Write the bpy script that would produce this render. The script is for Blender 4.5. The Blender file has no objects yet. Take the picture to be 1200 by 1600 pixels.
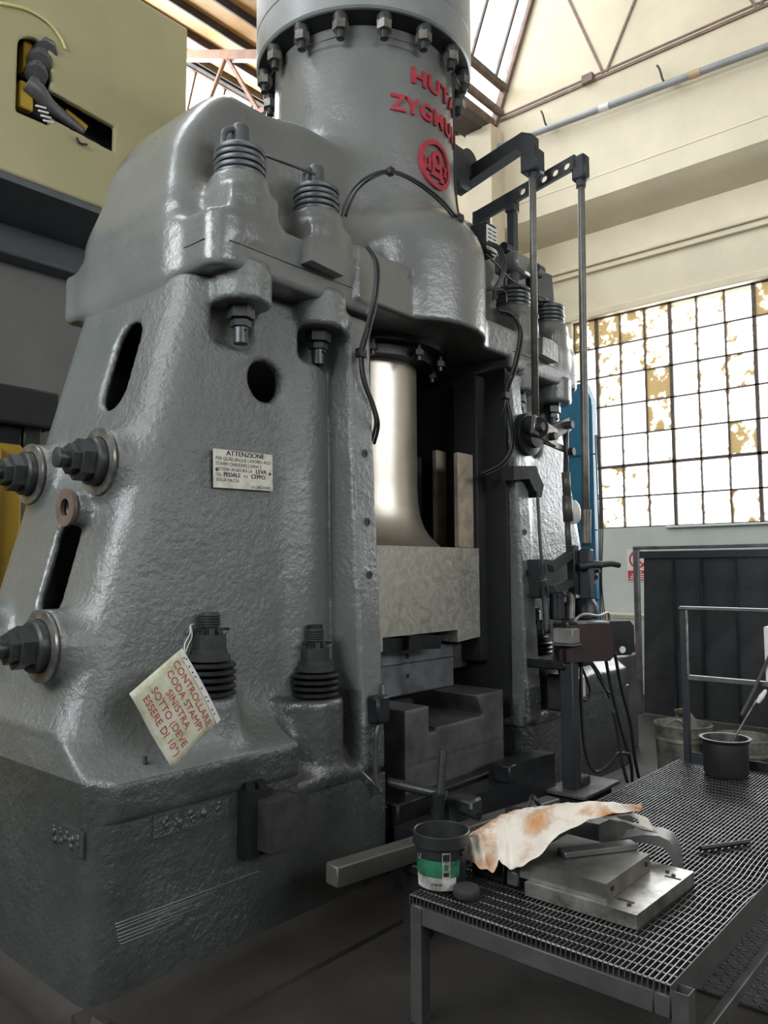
import bpy, bmesh, math, random
import numpy as np
from mathutils import Vector, Matrix

random.seed(4); rng = np.random.default_rng(4)
sc = bpy.context.scene
COL = sc.collection
R_ = math.radians

# ------------------------------------------------------------------ camera
CAMPOS = (-1.5039, -2.7171, 1.6500)
cam = bpy.data.cameras.new('camera'); camo = bpy.data.objects.new('camera', cam); COL.objects.link(camo)
cam.sensor_fit = 'VERTICAL'; cam.sensor_height = 36.0; cam.sensor_width = 27.0
cam.lens = 1215.0 / 1600.0 * 36.0
cam.clip_start = 0.05; cam.clip_end = 200
camo.matrix_world = Matrix(((0.65629, -0.05241, -0.75268, -1.5039), (-0.75449, -0.05134, -0.65430, -2.7171), (-0.00435, 0.99730, -0.07324, 1.6500), (0, 0, 0, 1)))
sc.camera = camo

# ------------------------------------------------------------------ sky, daylight, exposure
w = bpy.data.worlds.new('overcast_sky'); sc.world = w; w.use_nodes = True
wn = w.node_tree.nodes; wn.clear()
wo = wn.new('ShaderNodeOutputWorld'); wb = wn.new('ShaderNodeBackground')
wb.inputs[0].default_value = (0.93, 0.97, 1.0, 1); wb.inputs[1].default_value = 3.0
w.node_tree.links.new(wb.outputs[0], wo.inputs[0])

def daylight(name, loc, target, sx, sy, power, col=(0.95, 0.98, 1.0)):
    l = bpy.data.lights.new(name, 'AREA'); l.shape = 'RECTANGLE'; l.size = sx; l.size_y = sy
    l.energy = power; l.color = col
    o = bpy.data.objects.new(name, l); COL.objects.link(o); o.location = loc
    o.rotation_euler = (Vector(target) - Vector(loc)).to_track_quat('-Z', 'Y').to_euler()
    return o
# daylight just outside the roof glazing and the gable windows; the front one is added fill behind the camera
daylight('skylight_near', (2.0, 3.75, 10.2), (2.0, 0.0, 8.3), 13, 2.4, 620)
daylight('skylight_far', (2.0, 9.0, 9.6), (2.0, 4.0, 9.3), 13, 1.8, 1500)
daylight('window_light', (8.95, 0.2, 3.75), (5.0, 0.2, 3.4), 4.4, 3.0, 260)
daylight('side_window_light', (-7.5, 0.5, 6.1), (0.0, 0.6, 2.6), 7.2, 3.0, 760)
daylight('front_fill_light', (1.0, -11.5, 5.6), (1.0, 0.0, 2.2), 10, 2.0, 420)  # added fill light, shining through an invented opening out of view

vs = sc.view_settings
vs.view_transform = 'Standard'; vs.look = 'None'; vs.gamma = 1.0; vs.use_curve_mapping = False
vs.exposure = 0.0
sc.cycles.use_denoising = True
sc.cycles.max_bounces = 8; sc.cycles.diffuse_bounces = 4; sc.cycles.glossy_bounces = 3
sc.cycles.transparent_max_bounces = 12; sc.cycles.transmission_bounces = 4
sc.cycles.caustics_reflective = False; sc.cycles.caustics_refractive = False
sc.cycles.sample_clamp_indirect = 4.0

# ------------------------------------------------------------------ materials
MATS = {}
def nodes(name):
    m = bpy.data.materials.new(name); m.use_nodes = True
    nt = m.node_tree; b = nt.nodes['Principled BSDF']
    MATS[name] = m
    return m, nt, b
def noise(nt, scale, detail=4, rough=0.6, coord='Object', vec=None, dist=0.0, sq=None):
    tc = nt.nodes.new('ShaderNodeTexCoord')
    n = nt.nodes.new('ShaderNodeTexNoise'); n.inputs['Scale'].default_value = scale
    n.inputs['Detail'].default_value = detail; n.inputs['Roughness'].default_value = rough
    n.inputs['Distortion'].default_value = dist
    src = tc.outputs[coord]
    if sq:
        mp = nt.nodes.new('ShaderNodeMapping'); mp.inputs['Scale'].default_value = sq
        nt.links.new(src, mp.inputs[0]); src = mp.outputs[0]
    nt.links.new(src, n.inputs['Vector'])
    return n
def ramp(nt, src, stops):
    r = nt.nodes.new('ShaderNodeValToRGB')
    while len(r.color_ramp.elements) > 1: r.color_ramp.elements.remove(r.color_ramp.elements[-1])
    for i, (p, c) in enumerate(stops):
        e = r.color_ramp.elements[0] if i == 0 else r.color_ramp.elements.new(p)
        e.position = p
        e.color = (c[0], c[1], c[2], 1) if isinstance(c, (tuple, list)) else (c, c, c, 1)
    nt.links.new(src, r.inputs[0]); return r
def mixc(nt, fac, a, b, mode='MIX'):
    m = nt.nodes.new('ShaderNodeMix'); m.data_type = 'RGBA'; m.blend_type = mode
    for sock, v in ((m.inputs[0], fac), (m.inputs[6], a), (m.inputs[7], b)):
        if hasattr(v, 'links') or isinstance(v, bpy.types.NodeSocket): nt.links.new(v, sock)
        elif isinstance(v, (tuple, list)): sock.default_value = (v[0], v[1], v[2], 1)
        else: sock.default_value = v
    return m.outputs[2]
def bump(nt, b, src, strength, dist=0.01, prev=None):
    bp = nt.nodes.new('ShaderNodeBump'); bp.inputs['Strength'].default_value = strength
    bp.inputs['Distance'].default_value = dist
    nt.links.new(src, bp.inputs['Height'])
    if prev: nt.links.new(prev, bp.inputs['Normal'])
    nt.links.new(bp.outputs[0], b.inputs['Normal'])
    return bp.outputs[0]
def lin(c):   # sRGB 0-255 -> linear
    return tuple(((v / 255) / 12.92 if v / 255 <= 0.04045 else ((v / 255 + 0.055) / 1.055) ** 2.4) for v in c)
def simple(name, col, rough=0.5, metal=0.0, var=0.25, scale=6, bumps=0.15, bscale=40, dark=None, spec=0.5):
    m, nt, b = nodes(name)
    n = noise(nt, scale, 5, 0.65)
    d = dark if dark else tuple(c * (1 - var) for c in col)
    r = ramp(nt, n.outputs[0], [(0.32, d), (0.68, tuple(min(1, c * (1 + var * 0.5)) for c in col))])
    nt.links.new(r.outputs[0], b.inputs['Base Color'])
    b.inputs['Roughness'].default_value = rough; b.inputs['Metallic'].default_value = metal
    b.inputs['Specular IOR Level'].default_value = spec
    if bumps:
        n2 = noise(nt, bscale, 4, 0.6); bump(nt, b, n2.outputs[0], bumps, 0.01)
    return m

def cast_paint(name, col, col2, rough=(0.22, 0.5), big=0.5, fine=0.5, fscale=34, grime=0.0, stretch=None, coat=0.7):
    """thick gloss paint over rough cast iron"""
    m, nt, b = nodes(name)
    n = noise(nt, 2.2, 6, 0.6)
    r = ramp(nt, n.outputs[0], [(0.3, col2), (0.65, col)])
    c = r.outputs[0]
    if grime:
        g = noise(nt, 1.4, 7, 0.7, dist=0.6); gr = ramp(nt, g.outputs[0], [(0.46, 0.0), (0.7, grime)])
        c = mixc(nt, gr.outputs[0], c, (0.022, 0.021, 0.019))
    nt.links.new(c, b.inputs['Base Color'])
    nr = noise(nt, 5, 4); rr = ramp(nt, nr.outputs[0], [(0.3, rough[0]), (0.7, rough[1])])
    nt.links.new(rr.outputs[0], b.inputs['Roughness'])
    b1 = noise(nt, 7, 3, 0.5); p = bump(nt, b, b1.outputs[0], big, 0.012)
    msk = noise(nt, 1.1, 3, 0.5); mr = ramp(nt, msk.outputs[0], [(0.35, 0.15), (0.65, 1.0)])
    b2 = noise(nt, fscale, 5, 0.62, sq=stretch)
    mul = nt.nodes.new('ShaderNodeMath'); mul.operation = 'MULTIPLY'
    nt.links.new(b2.outputs[0], mul.inputs[0]); nt.links.new(mr.outputs[0], mul.inputs[1])
    nb_ = bump(nt, b, mul.outputs[0], fine, 0.018, p)
    b.inputs['Coat Weight'].default_value = coat; b.inputs['Coat Roughness'].default_value = 0.13
    nt.links.new(nb_, b.inputs['Coat Normal'])
    return m

PAINT = cast_paint('grey_cast_paint', (0.150, 0.163, 0.159), (0.122, 0.135, 0.131), rough=(0.25, 0.42), big=0.6, fine=0.8, fscale=30)
PAINT_S = cast_paint('grey_smooth_paint', (0.165, 0.172, 0.166), (0.135, 0.142, 0.138), rough=(0.26, 0.42), big=0.10, fine=0.28, fscale=24)
BASEP = cast_paint('oily_base_and_foot_shade_paint', (0.062, 0.071, 0.068), (0.038, 0.044, 0.042), rough=(0.18, 0.5), big=0.4, fine=0.9, fscale=26, grime=0.5)
STRIPP = cast_paint('guide_strip_paint', (0.16, 0.178, 0.19), (0.10, 0.115, 0.12), rough=(0.3, 0.5), big=0.2, fine=0.25, fscale=14)
DARKST = simple('oiled_dark_steel', (0.035, 0.037, 0.042), 0.38, 0.6, 0.4, 9, 0.2, 50)
BOLTST = simple('painted_dark_bolt_steel', (0.062, 0.066, 0.068), 0.38, 0.45, 0.3, 14, 0.12, 60)
SPRING = simple('grey_spring_steel', (0.105, 0.115, 0.12), 0.4, 0.35, 0.3, 8, 0.05, 60)
BLACK = simple('black_soot', (0.012, 0.013, 0.015), 0.7, 0.0, 0.4, 5, 0.3, 20)
LEVER = simple('dark_blue_grey_lever_paint', (0.030, 0.034, 0.040), 0.5, 0.2, 0.3, 6, 0.1, 40)
RODST = simple('worn_brown_grey_rod', (0.13, 0.125, 0.11), 0.42, 0.35, 0.45, 9, 0.15, 40)
PLATEST = simple('machined_grey_steel', (0.38, 0.37, 0.34), 0.34, 0.8, 0.6, 11, 0.06, 60)
DIEST = simple('worn_die_steel', (0.16, 0.16, 0.158), 0.42, 0.55, 0.5, 4, 0.15, 30)
DIEBL = simple('bluish_die_steel', (0.25, 0.26, 0.29), 0.42, 0.6, 0.5, 5, 0.15, 30)
CABLE = simple('black_cable_rubber', (0.02, 0.021, 0.024), 0.45, 0, 0.2, 5, 0.0)
REDP = simple('red_letter_paint', (0.42, 0.028, 0.05), 0.5, 0, 0.3, 20, 0.2, 60)
WHITE = simple('white_enamel', (0.72, 0.71, 0.68), 0.45, 0, 0.1, 10, 0.0)
BLUE = simple('blue_paint', (0.035, 0.20, 0.34), 0.4, 0, 0.2, 3, 0.05, 20)
TANK = BLUE
TRUSS = simple('brown_truss_steel', (0.20, 0.135, 0.105), 0.7, 0.0, 0.3, 8, 0.1, 30)
GLAZBAR = simple('rusty_glazing_bar', (0.11, 0.085, 0.07), 0.7, 0, 0.4, 8, 0.2, 30)

# ------------------------------------------------------------------ mesh helpers
def mesh_np(name, v, f):
    me = bpy.data.meshes.new(name)
    v = np.asarray(v, np.float32); f = np.asarray(f, np.int32)
    n = len(f); k = f.shape[1]
    me.vertices.add(len(v)); me.vertices.foreach_set('co', v.ravel())
    me.loops.add(n * k); me.loops.foreach_set('vertex_index', f.ravel())
    me.polygons.add(n); me.polygons.foreach_set('loop_start', np.arange(0, n * k, k, dtype=np.int32))
    me.update(calc_edges=True); me.validate()
    return me
def link(name, me, mat=None, parent=None, smooth=False):
    o = bpy.data.objects.new(name, me); COL.objects.link(o)
    if mat is not None:
        me.materials.clear(); me.materials.append(mat)
    if parent is not None: o.parent = parent
    if smooth:
        me.polygons.foreach_set('use_smooth', [True] * len(me.polygons))
        if smooth == 'edge':
            me.set_sharp_from_angle(angle=R_(38))
    return o
def bmobj(name, bm, mat, parent=None, smooth='edge', bevel=0.0, seg=1):
    if bevel:
        ed = [e for e in bm.edges if len(e.link_faces) == 2 and e.calc_face_angle(0) > 0.6]
        bmesh.ops.bevel(bm, geom=ed, offset=bevel, segments=seg, profile=0.5, affect='EDGES', clamp_overlap=True)
    bmesh.ops.recalc_face_normals(bm, faces=bm.faces)
    me = bpy.data.meshes.new(name); bm.to_mesh(me); bm.free()
    return link(name, me, mat, parent, smooth)
def empty(name, loc=(0, 0, 0), label=None, cat=None, group=None, rz=0.0):
    o = bpy.data.objects.new(name, None); COL.objects.link(o); o.location = loc
    o.rotation_euler = (0, 0, rz); o.empty_display_size = 0.1
    if label: tag(o, label, cat, group)
    return o
def tag(o, label, cat, group=None):
    o['label'] = label; o['category'] = cat
    if group: o['group'] = group
    return o
def struct(o):
    o['kind'] = 'structure'; return o
def add_box(bm, c, s, rot=None):
    r = bmesh.ops.create_cube(bm, size=1.0)
    M = Matrix.Translation(Vector(c)) @ (rot.to_4x4() if rot is not None else Matrix.Identity(4)) @ Matrix.Diagonal((s[0], s[1], s[2], 1))
    bmesh.ops.transform(bm, matrix=M, verts=r['verts']); return r['verts']
def box(name, lo, hi, mat, parent=None, bevel=0.004, rot=None, seg=1):
    bm = bmesh.new()
    c = [(a + b) / 2 for a, b in zip(lo, hi)]; s = [abs(b - a) for a, b in zip(lo, hi)]
    add_box(bm, (0, 0, 0), s, rot)
    if bevel: bmesh.ops.bevel(bm, geom=list(bm.edges), offset=min(bevel, min(s) * 0.3), segments=seg, affect='EDGES')
    o = bmobj(name, bm, mat, parent); o.location = c; return o
def add_cyl(bm, p0, p1, r0, r1=None, n=20, caps=True):
    p0, p1 = Vector(p0), Vector(p1); d = p1 - p0
    r1 = r0 if r1 is None else r1
    M = Matrix.Translation((p0 + p1) / 2) @ d.to_track_quat('Z', 'Y').to_matrix().to_4x4()
    r = bmesh.ops.create_cone(bm, cap_ends=caps, cap_tris=False, segments=n, radius1=r0, radius2=r1, depth=d.length)
    bmesh.ops.transform(bm, matrix=M, verts=r['verts']); return r['verts']
def cyl(name, p0, p1, r0, mat, parent=None, r1=None, n=20, bevel=0.0):
    bm = bmesh.new(); p0 = Vector(p0); p1 = Vector(p1); c = (p0 + p1) / 2
    add_cyl(bm, p0 - c, p1 - c, r0, r1, n)
    o = bmobj(name, bm, mat, parent, bevel=bevel); o.location = c; return o
def add_lathe(bm, prof, c=(0, 0, 0), axis=(0, 0, 1), n=32, close=False):
    q = Vector(axis).to_track_quat('Z', 'Y').to_matrix(); c = Vector(c)
    rings = []
    for r, z in prof:
        rings.append([bm.verts.new(c + q @ Vector((max(r, 1e-4) * math.cos(2 * math.pi * i / n), max(r, 1e-4) * math.sin(2 * math.pi * i / n), z))) for i in range(n)])
    for a, b in zip(rings, rings[1:]):
        for i in range(n): bm.faces.new((a[i], a[(i + 1) % n], b[(i + 1) % n], b[i]))
    if not close:
        if prof[0][0] > 1e-3: bm.faces.new(rings[0][::-1])
        if prof[-1][0] > 1e-3: bm.faces.new(rings[-1])
    else:
        for i in range(n): bm.faces.new((rings[-1][i], rings[-1][(i + 1) % n], rings[0][(i + 1) % n], rings[0][i]))
def lathe(name, prof, c, mat, parent=None, axis=(0, 0, 1), n=32, close=False):
    bm = bmesh.new(); add_lathe(bm, prof, (0, 0, 0), axis, n, close)
    o = bmobj(name, bm, mat, parent); o.location = c; return o
def smooth_path(pts, sub=6):
    P = [Vector(p) for p in pts]
    if len(P) < 3: return P
    out = []
    for i in range(len(P) - 1):
        a = P[max(i - 1, 0)]; b = P[i]; c = P[i + 1]; d = P[min(i + 2, len(P) - 1)]
        for k in range(sub):
            t = k / sub
            out.append(0.5 * ((2 * b) + (c - a) * t + (2 * a - 5 * b + 4 * c - d) * t * t + (3 * b - a - 3 * c + d) * t ** 3))
    out.append(P[-1]); return out
def add_tube(bm, pts, r, n=8, sub=6):
    P = smooth_path(pts, sub) if sub > 1 else [Vector(p) for p in pts]
    up = Vector((0.13, 0.21, 0.97)); rings = []
    for i, p in enumerate(P):
        t = (P[min(i + 1, len(P) - 1)] - P[max(i - 1, 0)])
        t = t.normalized() if t.length > 1e-9 else Vector((0, 0, 1))
        a = t.cross(up)
        if a.length < 1e-3: a = t.cross(Vector((1, 0, 0)))
        a.normalize(); b = t.cross(a); up = a.cross(t)
        rr = r if not callable(r) else r(i / (len(P) - 1))
        rings.append([bm.verts.new(p + (a * math.cos(2 * math.pi * k / n) + b * math.sin(2 * math.pi * k / n)) * rr) for k in range(n)])
    for a, b in zip(rings, rings[1:]):
        for i in range(n): bm.faces.new((a[i], a[(i + 1) % n], b[(i + 1) % n], b[i]))
    bm.faces.new(rings[0][::-1]); bm.faces.new(rings[-1])
def tube(name, pts, r, mat, parent=None, n=8, sub=6):
    bm = bmesh.new(); add_tube(bm, pts, r, n, sub)
    return bmobj(name, bm, mat, parent, smooth=True)
def add_prism(bm, poly, depth, M):
    """poly: 2-D outline (u,v), extruded 0..depth along local z, placed with matrix M"""
    a = [bm.verts.new(M @ Vector((u, v, 0))) for u, v in poly]
    b = [bm.verts.new(M @ Vector((u, v, depth))) for u, v in poly]
    bm.faces.new(a[::-1]); bm.faces.new(b)
    for i in range(len(a)): bm.faces.new((a[i], a[(i + 1) % len(a)], b[(i + 1) % len(a)], b[i]))
def frame_m(origin, u, v):
    u = Vector(u).normalized(); v = Vector(v); v = (v - u * v.dot(u)).normalized(); wv = u.cross(v)
    return Matrix(((u.x, v.x, wv.x, origin[0]), (u.y, v.y, wv.y, origin[1]), (u.z, v.z, wv.z, origin[2]), (0, 0, 0, 1)))
def prism(name, poly, depth, M, mat, parent=None, bevel=0.0):
    bm = bmesh.new(); add_prism(bm, poly, depth, M)
    return bmobj(name, bm, mat, parent, bevel=bevel)
def hexpoly(r, rot=0): return [(r * math.cos(math.pi / 3 * k + rot), r * math.sin(math.pi / 3 * k + rot)) for k in range(6)]
def add_hex(bm, c, axis, r, h):
    q = Vector(axis).to_track_quat('Z', 'Y').to_matrix().to_4x4()
    add_prism(bm, hexpoly(r, 0.3), h, Matrix.Translation(Vector(c)) @ q)
def text(name, body, size, M, mat, parent=None, depth=0.002, align='LEFT', spacing=1.0, wide=1.0, shear=0.0, fat=0.0):
    cu = bpy.data.curves.new(name, 'FONT'); cu.body = body; cu.size = size; cu.extrude = depth
    cu.align_x = align; cu.space_character = spacing; cu.shear = shear; cu.offset = fat
    tmp = bpy.data.objects.new('tmp', cu); COL.objects.link(tmp)
    me = bpy.data.meshes.new_from_object(tmp)
    bpy.data.objects.remove(tmp); bpy.data.curves.remove(cu)
    me.transform(M @ Matrix.Diagonal((wide, 1, 1, 1)))
    o = link(name, me, mat, parent); return o

# ---- signed distance castings
def smin(a, b, k):
    h = np.maximum(k - np.abs(a - b), 0) / k
    return np.minimum(a, b) - h * h * k * 0.25
def smax(a, b, k): return -smin(-a, -b, k)
class Grid:
    def __init__(s, lo, hi, h):
        s.lo = np.array(lo, np.float32); s.h = h
        n = [int(math.ceil((b - a) / h)) + 1 for a, b in zip(lo, hi)]
        ax = [np.arange(k, dtype=np.float32) * h + l for k, l in zip(n, lo)]
        s.x, s.y, s.z = np.meshgrid(*ax, indexing='ij', sparse=True)
    def box(s, lo, hi, r=0.0):
        c = [(a + b) / 2 for a, b in zip(lo, hi)]; e = [(b - a) / 2 - r for a, b in zip(lo, hi)]
        qx, qy, qz = np.abs(s.x - c[0]) - e[0], np.abs(s.y - c[1]) - e[1], np.abs(s.z - c[2]) - e[2]
        out = np.sqrt(np.maximum(qx, 0) ** 2 + np.maximum(qy, 0) ** 2 + np.maximum(qz, 0) ** 2)
        return out + np.minimum(np.maximum(qx, np.maximum(qy, qz)), 0) - r
    def slab(s, n, d):   # half space  n.p <= d
        l = math.sqrt(sum(v * v for v in n))
        return (n[0] * s.x + n[1] * s.y + n[2] * s.z - d) / l
    def cylz(s, x, y, r, z0, z1, rr=0.0, r1=None):
        rad = r if r1 is None else r + (r1 - r) * np.clip((s.z - z0) / (z1 - z0), 0, 1)
        d = np.sqrt((s.x - x) ** 2 + (s.y - y) ** 2) - rad + rr
        e = np.abs(s.z - (z0 + z1) / 2) - (z1 - z0) / 2 + rr
        return np.sqrt(np.maximum(d, 0) ** 2 + np.maximum(e, 0) ** 2) + np.minimum(np.maximum(d, e), 0) - rr
    def cylx(s, y, z, r, x0, x1, sy=1.0, lean=0.0):
        yy = (s.y - y - lean * (s.z - z)) / sy
        d = np.sqrt(yy ** 2 + (s.z - z) ** 2) - r
        e = np.abs(s.x - (x0 + x1) / 2) - (x1 - x0) / 2
        return np.maximum(d, e)
    def cyly(s, x, z, r, y0, y1):
        return np.maximum(np.sqrt((s.x - x) ** 2 + (s.z - z) ** 2) - r, np.abs(s.y - (y0 + y1) / 2) - (y1 - y0) / 2)
    def capx(s, y0, z0, y1, z1, r, x0, x1):   # stadium hole along x
        d0, d1 = y1 - y0, z1 - z0; L = d0 * d0 + d1 * d1
        t = np.clip(((s.y - y0) * d0 + (s.z - z0) * d1) / L, 0, 1)
        d = np.sqrt((s.y - y0 - t * d0) ** 2 + (s.z - z0 - t * d1) ** 2) - r
        return np.maximum(d, np.abs(s.x - (x0 + x1) / 2) - (x1 - x0) / 2)
    def ell(s, c, e):
        k = np.sqrt(((s.x - c[0]) / e[0]) ** 2 + ((s.y - c[1]) / e[1]) ** 2 + ((s.z - c[2]) / e[2]) ** 2)
        return (k - 1) * min(e)
    def mesh(s, name, f):
        f = np.ascontiguousarray(np.broadcast_to(f, (s.x.shape[0], s.y.shape[1], s.z.shape[2])), dtype=np.float32)
        f = np.pad(f, 1, constant_values=1.0); lo = s.lo - s.h
        ins = f < 0; nx, ny, nz = f.shape
        cs = [(0, 0, 0), (1, 0, 0), (0, 1, 0), (1, 1, 0), (0, 0, 1), (1, 0, 1), (0, 1, 1), (1, 1, 1)]
        cnt = np.zeros((nx - 1, ny - 1, nz - 1), np.int8)
        for a, b, c in cs: cnt += ins[a:nx - 1 + a, b:ny - 1 + b, c:nz - 1 + c]
        act = (cnt > 0) & (cnt < 8); I = np.argwhere(act)
        idx = -np.ones(act.shape, np.int32); idx[act] = np.arange(len(I))
        V = np.stack([f[I[:, 0] + a, I[:, 1] + b, I[:, 2] + c] for a, b, c in cs], 1)
        acc = np.zeros((len(I), 3), np.float32); num = np.zeros(len(I), np.float32)
        cc = np.array(cs, np.float32)
        for i in range(8):
            for j in range(i + 1, 8):
                if sum(abs(p - q) for p, q in zip(cs[i], cs[j])) != 1: continue
                m = (V[:, i] < 0) != (V[:, j] < 0)
                t = V[:, i] / np.where(V[:, i] == V[:, j], 1, V[:, i] - V[:, j])
                p = cc[i] + t[:, None] * (cc[j] - cc[i])
                acc[m] += p[m]; num[m] += 1
        v = (I + acc / num[:, None]) * s.h + lo
        F = []
        for ax in range(3):
            a1, a2 = [(1, 2), (2, 0), (0, 1)][ax]
            sl = [slice(1, n - 1) for n in f.shape]; sl[ax] = slice(0, f.shape[ax] - 1)
            sh = list(sl); sh[ax] = slice(1, f.shape[ax])
            A = ins[tuple(sl)]; B = ins[tuple(sh)]
            E = np.argwhere(A != B); off = np.ones(3, int); off[ax] = 0; E0 = E + off
            flip = A[A != B]
            def cell(d1, d2):
                q = E0.copy(); q[:, a1] -= d1; q[:, a2] -= d2
                return idx[q[:, 0], q[:, 1], q[:, 2]]
            Q = np.stack([cell(1, 1), cell(0, 1), cell(0, 0), cell(1, 0)], 1)
            Q[~flip] = Q[~flip][:, ::-1]; F.append(Q)
        return v, np.concatenate(F)

# ================================================================== the hall
WALLC = simple('cream_plaster', lin((214, 203, 178)), 0.85, 0, 0.10, 1.2, 0.25, 9)
WALLG = simple('grey_green_wall_paint', lin((196, 202, 196)), 0.7, 0, 0.08, 2.0, 0.15, 12)
FLOORM = simple('oily_concrete', (0.030, 0.027, 0.023), 0.6, 0, 0.5, 1.5, 0.4, 20)
WOOD = simple('orange_roof_boards', (0.72, 0.42, 0.15), 0.7, 0, 0.2, 3, 0.1, 20)
ROOFM = simple('dark_roof_lining', (0.30, 0.26, 0.2), 0.8, 0, 0.2, 2, 0.0)
PURL = simple('dark_purlin_paint', (0.075, 0.06, 0.055), 0.7, 0, 0.3, 6, 0.1, 20)

floor = struct(box('floor', (-7.2, -11, -0.12), (9.0, 11, 0.0), FLOORM, bevel=0))
def polywall(name, boxes, mat):
    bm = bmesh.new()
    for lo, hi in boxes:
        add_box(bm, [(a + b) / 2 for a, b in zip(lo, hi)], [b - a for a, b in zip(lo, hi)])
    return struct(bmobj(name, bm, mat, smooth=False))
WY0, WY1, WZ0, WZ1 = -2.432, 2.51, 2.2, 5.225      # window opening in the gable wall (x = 8.7)
polywall('wall_back', [((8.7, -11, 0), (9.0, 11, 2.2))], WALLG)
polywall('wall_gable', [((8.7, -11, 2.2), (9.0, WY0, 5.3)), ((8.7, WY1, 2.2), (9.0, 11, 5.3)), ((8.7, -11, 5.225), (9.0, 11, 6.55))], WALLC)
# upper gable: set forward on a haunched crane beam, follows the saw-tooth roof
M_yz = Matrix(((0, 0, 1, 0), (1, 0, 0, 0), (0, 1, 0, 0), (0, 0, 0, 1)))     # (u,v,w) -> (y,z,x)
def gable(name, poly, x0, x1, mat):
    return struct(prism(name, poly, x1 - x0, Matrix.Translation((x0, 0, 0)) @ M_yz, mat))
ROOF = [(-11, 7.0), (-10.4, 7.0), (2.35, 11.1), (3.43, 8.33), (3.75, 8.33), (8.0, 10.28), (8.75, 8.4), (11, 9.4)]
gable('wall_upper', [(-11, 6.72)] + ROOF + [(11, 6.72)], 8.2, 9.0, WALLC)
struct(prism('trim_1', [(8.2, 6.72), (8.7, 6.47), (9.0, 6.47), (9.0, 6.72)], 22, Matrix(((1, 0, 0, 0), (0, 0, -1, 11), (0, 1, 0, 0), (0, 0, 0, 1))), WALLC))
for i, (z0, z1, d) in enumerate(((5.96, 6.03, 0.10), (5.88, 5.96, 0.06), (5.225, 5.33, 0.05))):
    struct(box('trim_%d' % (i + 2), (8.7 - d, -11, z0), (8.72, 11, z1), WALLC, bevel=0.012))
struct(box('trim_5', (8.192, -11, 7.0), (8.21, 3.3, 7.02), WALLC, bevel=0.008))
struct(box('trim_6', (8.66, WY0 - .05, 2.17), (8.72, 1.2, 2.2), WALLG, bevel=0.008))
DARKW = simple('dark_low_bounce_wall', (.16, .155, .145), .85, 0, .2, 1, .1, 9)  # unseen walls kept dark to cut the light they bounce back
# other walls
polywall('wall_left', [((-7.2, -11, 0), (-6.9, 11, 4.5)), ((-7.2, -11, 4.5), (-6.9, -3.2, 7.7)), ((-7.2, 4.2, 4.5), (-6.9, 11, 7.7)), ((-7.2, -11, 7.7), (-6.9, 11, 11.5))], DARKW)
polywall('wall_front', [((-7.2, -11.2, 0), (9.0, -11, 4.5)), ((-7.2, -11.2, 6.7), (9.0, -11, 7.0)), ((-7.2, -11.2, 4.5), (-4.2, -11, 6.7)), ((6.2, -11.2, 4.5), (9.0, -11, 6.7))], DARKW)  # unseen wall; its long opening is added to let the fill light in
polywall('wall_far', [((-7.2, 11, 0), (9.0, 11.2, 9.4))], WALLC)
# roof slopes
def slope(name, p0, p1, mat, t=0.12):
    (y0, z0), (y1, z1) = p0, p1
    L = math.hypot(y1 - y0, z1 - z0); n = (-(z1 - z0) / L * t, (y1 - y0) / L * t)
    poly = [(y0, z0), (y1, z1), (y1 + n[0], z1 + n[1]), (y0 + n[0], z0 + n[1])]
    return gable(name, poly, -7.2, 9.0, mat)
slope('ceiling', (3.75, 8.40), (8.0, 10.35), WOOD)
slope('ceiling', (-10.4, 7.0), (2.35, 11.1), ROOFM)
slope('ceiling', (8.75, 8.5), (11.3, 9.7), ROOFM)
# purlins under the orange boards, each a beam along x
sl = (10.35 - 8.40) / 4.25; an = math.atan(sl)
for k in range(5):
    y = 4.15 + 0.92 * k
    z = 8.40 + sl * (y - 3.75)
    rot = Matrix.Rotation(an, 3, 'X')
    struct(box('roof_beam', (-7.1, y - 0.03, z - 0.10), (8.2, y + 0.03, z - 0.005), PURL, bevel=0, rot=rot))
# valley gutter and ridge beams
struct(box('roof_beam', (-7.1, 3.45, 8.18), (8.2, 3.80, 8.36), PURL, bevel=0.01))
struct(box('roof_beam', (-7.1, 7.90, 10.16), (8.2, 8.12, 10.30), PURL, bevel=0.01))
for dy, dz, r in ((-0.06, 0.22, 0.06), (0.10, 0.10, 0.09)):
    struct(cyl('gutter_pipe', (-7, 3.4 + dy, 8.3 + dz), (8.2, 3.4 + dy, 8.3 + dz), r, TRUSS, n=10))

# glazing: clear dusty panes between bars
m, nt, b = nodes('dusty_roof_glass')
tr = nt.nodes.new('ShaderNodeBsdfTransparent'); tr.inputs[0].default_value = (0.96, 0.98, 1, 1)
df = nt.nodes.new('ShaderNodeBsdfTranslucent'); df.inputs[0].default_value = (0.8, 0.82, 0.85, 1)
mx = nt.nodes.new('ShaderNodeMixShader'); n_ = noise(nt, 2.0, 4); r_ = ramp(nt, n_.outputs[0], [(0.4, 0.05), (0.8, 0.35)])
nt.links.new(r_.outputs[0], mx.inputs[0]); nt.links.new(tr.outputs[0], mx.inputs[1]); nt.links.new(df.outputs[0], mx.inputs[2])
nt.links.new(mx.outputs[0], nt.nodes['Material Output'].inputs[0]); RGLASS = m

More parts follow.
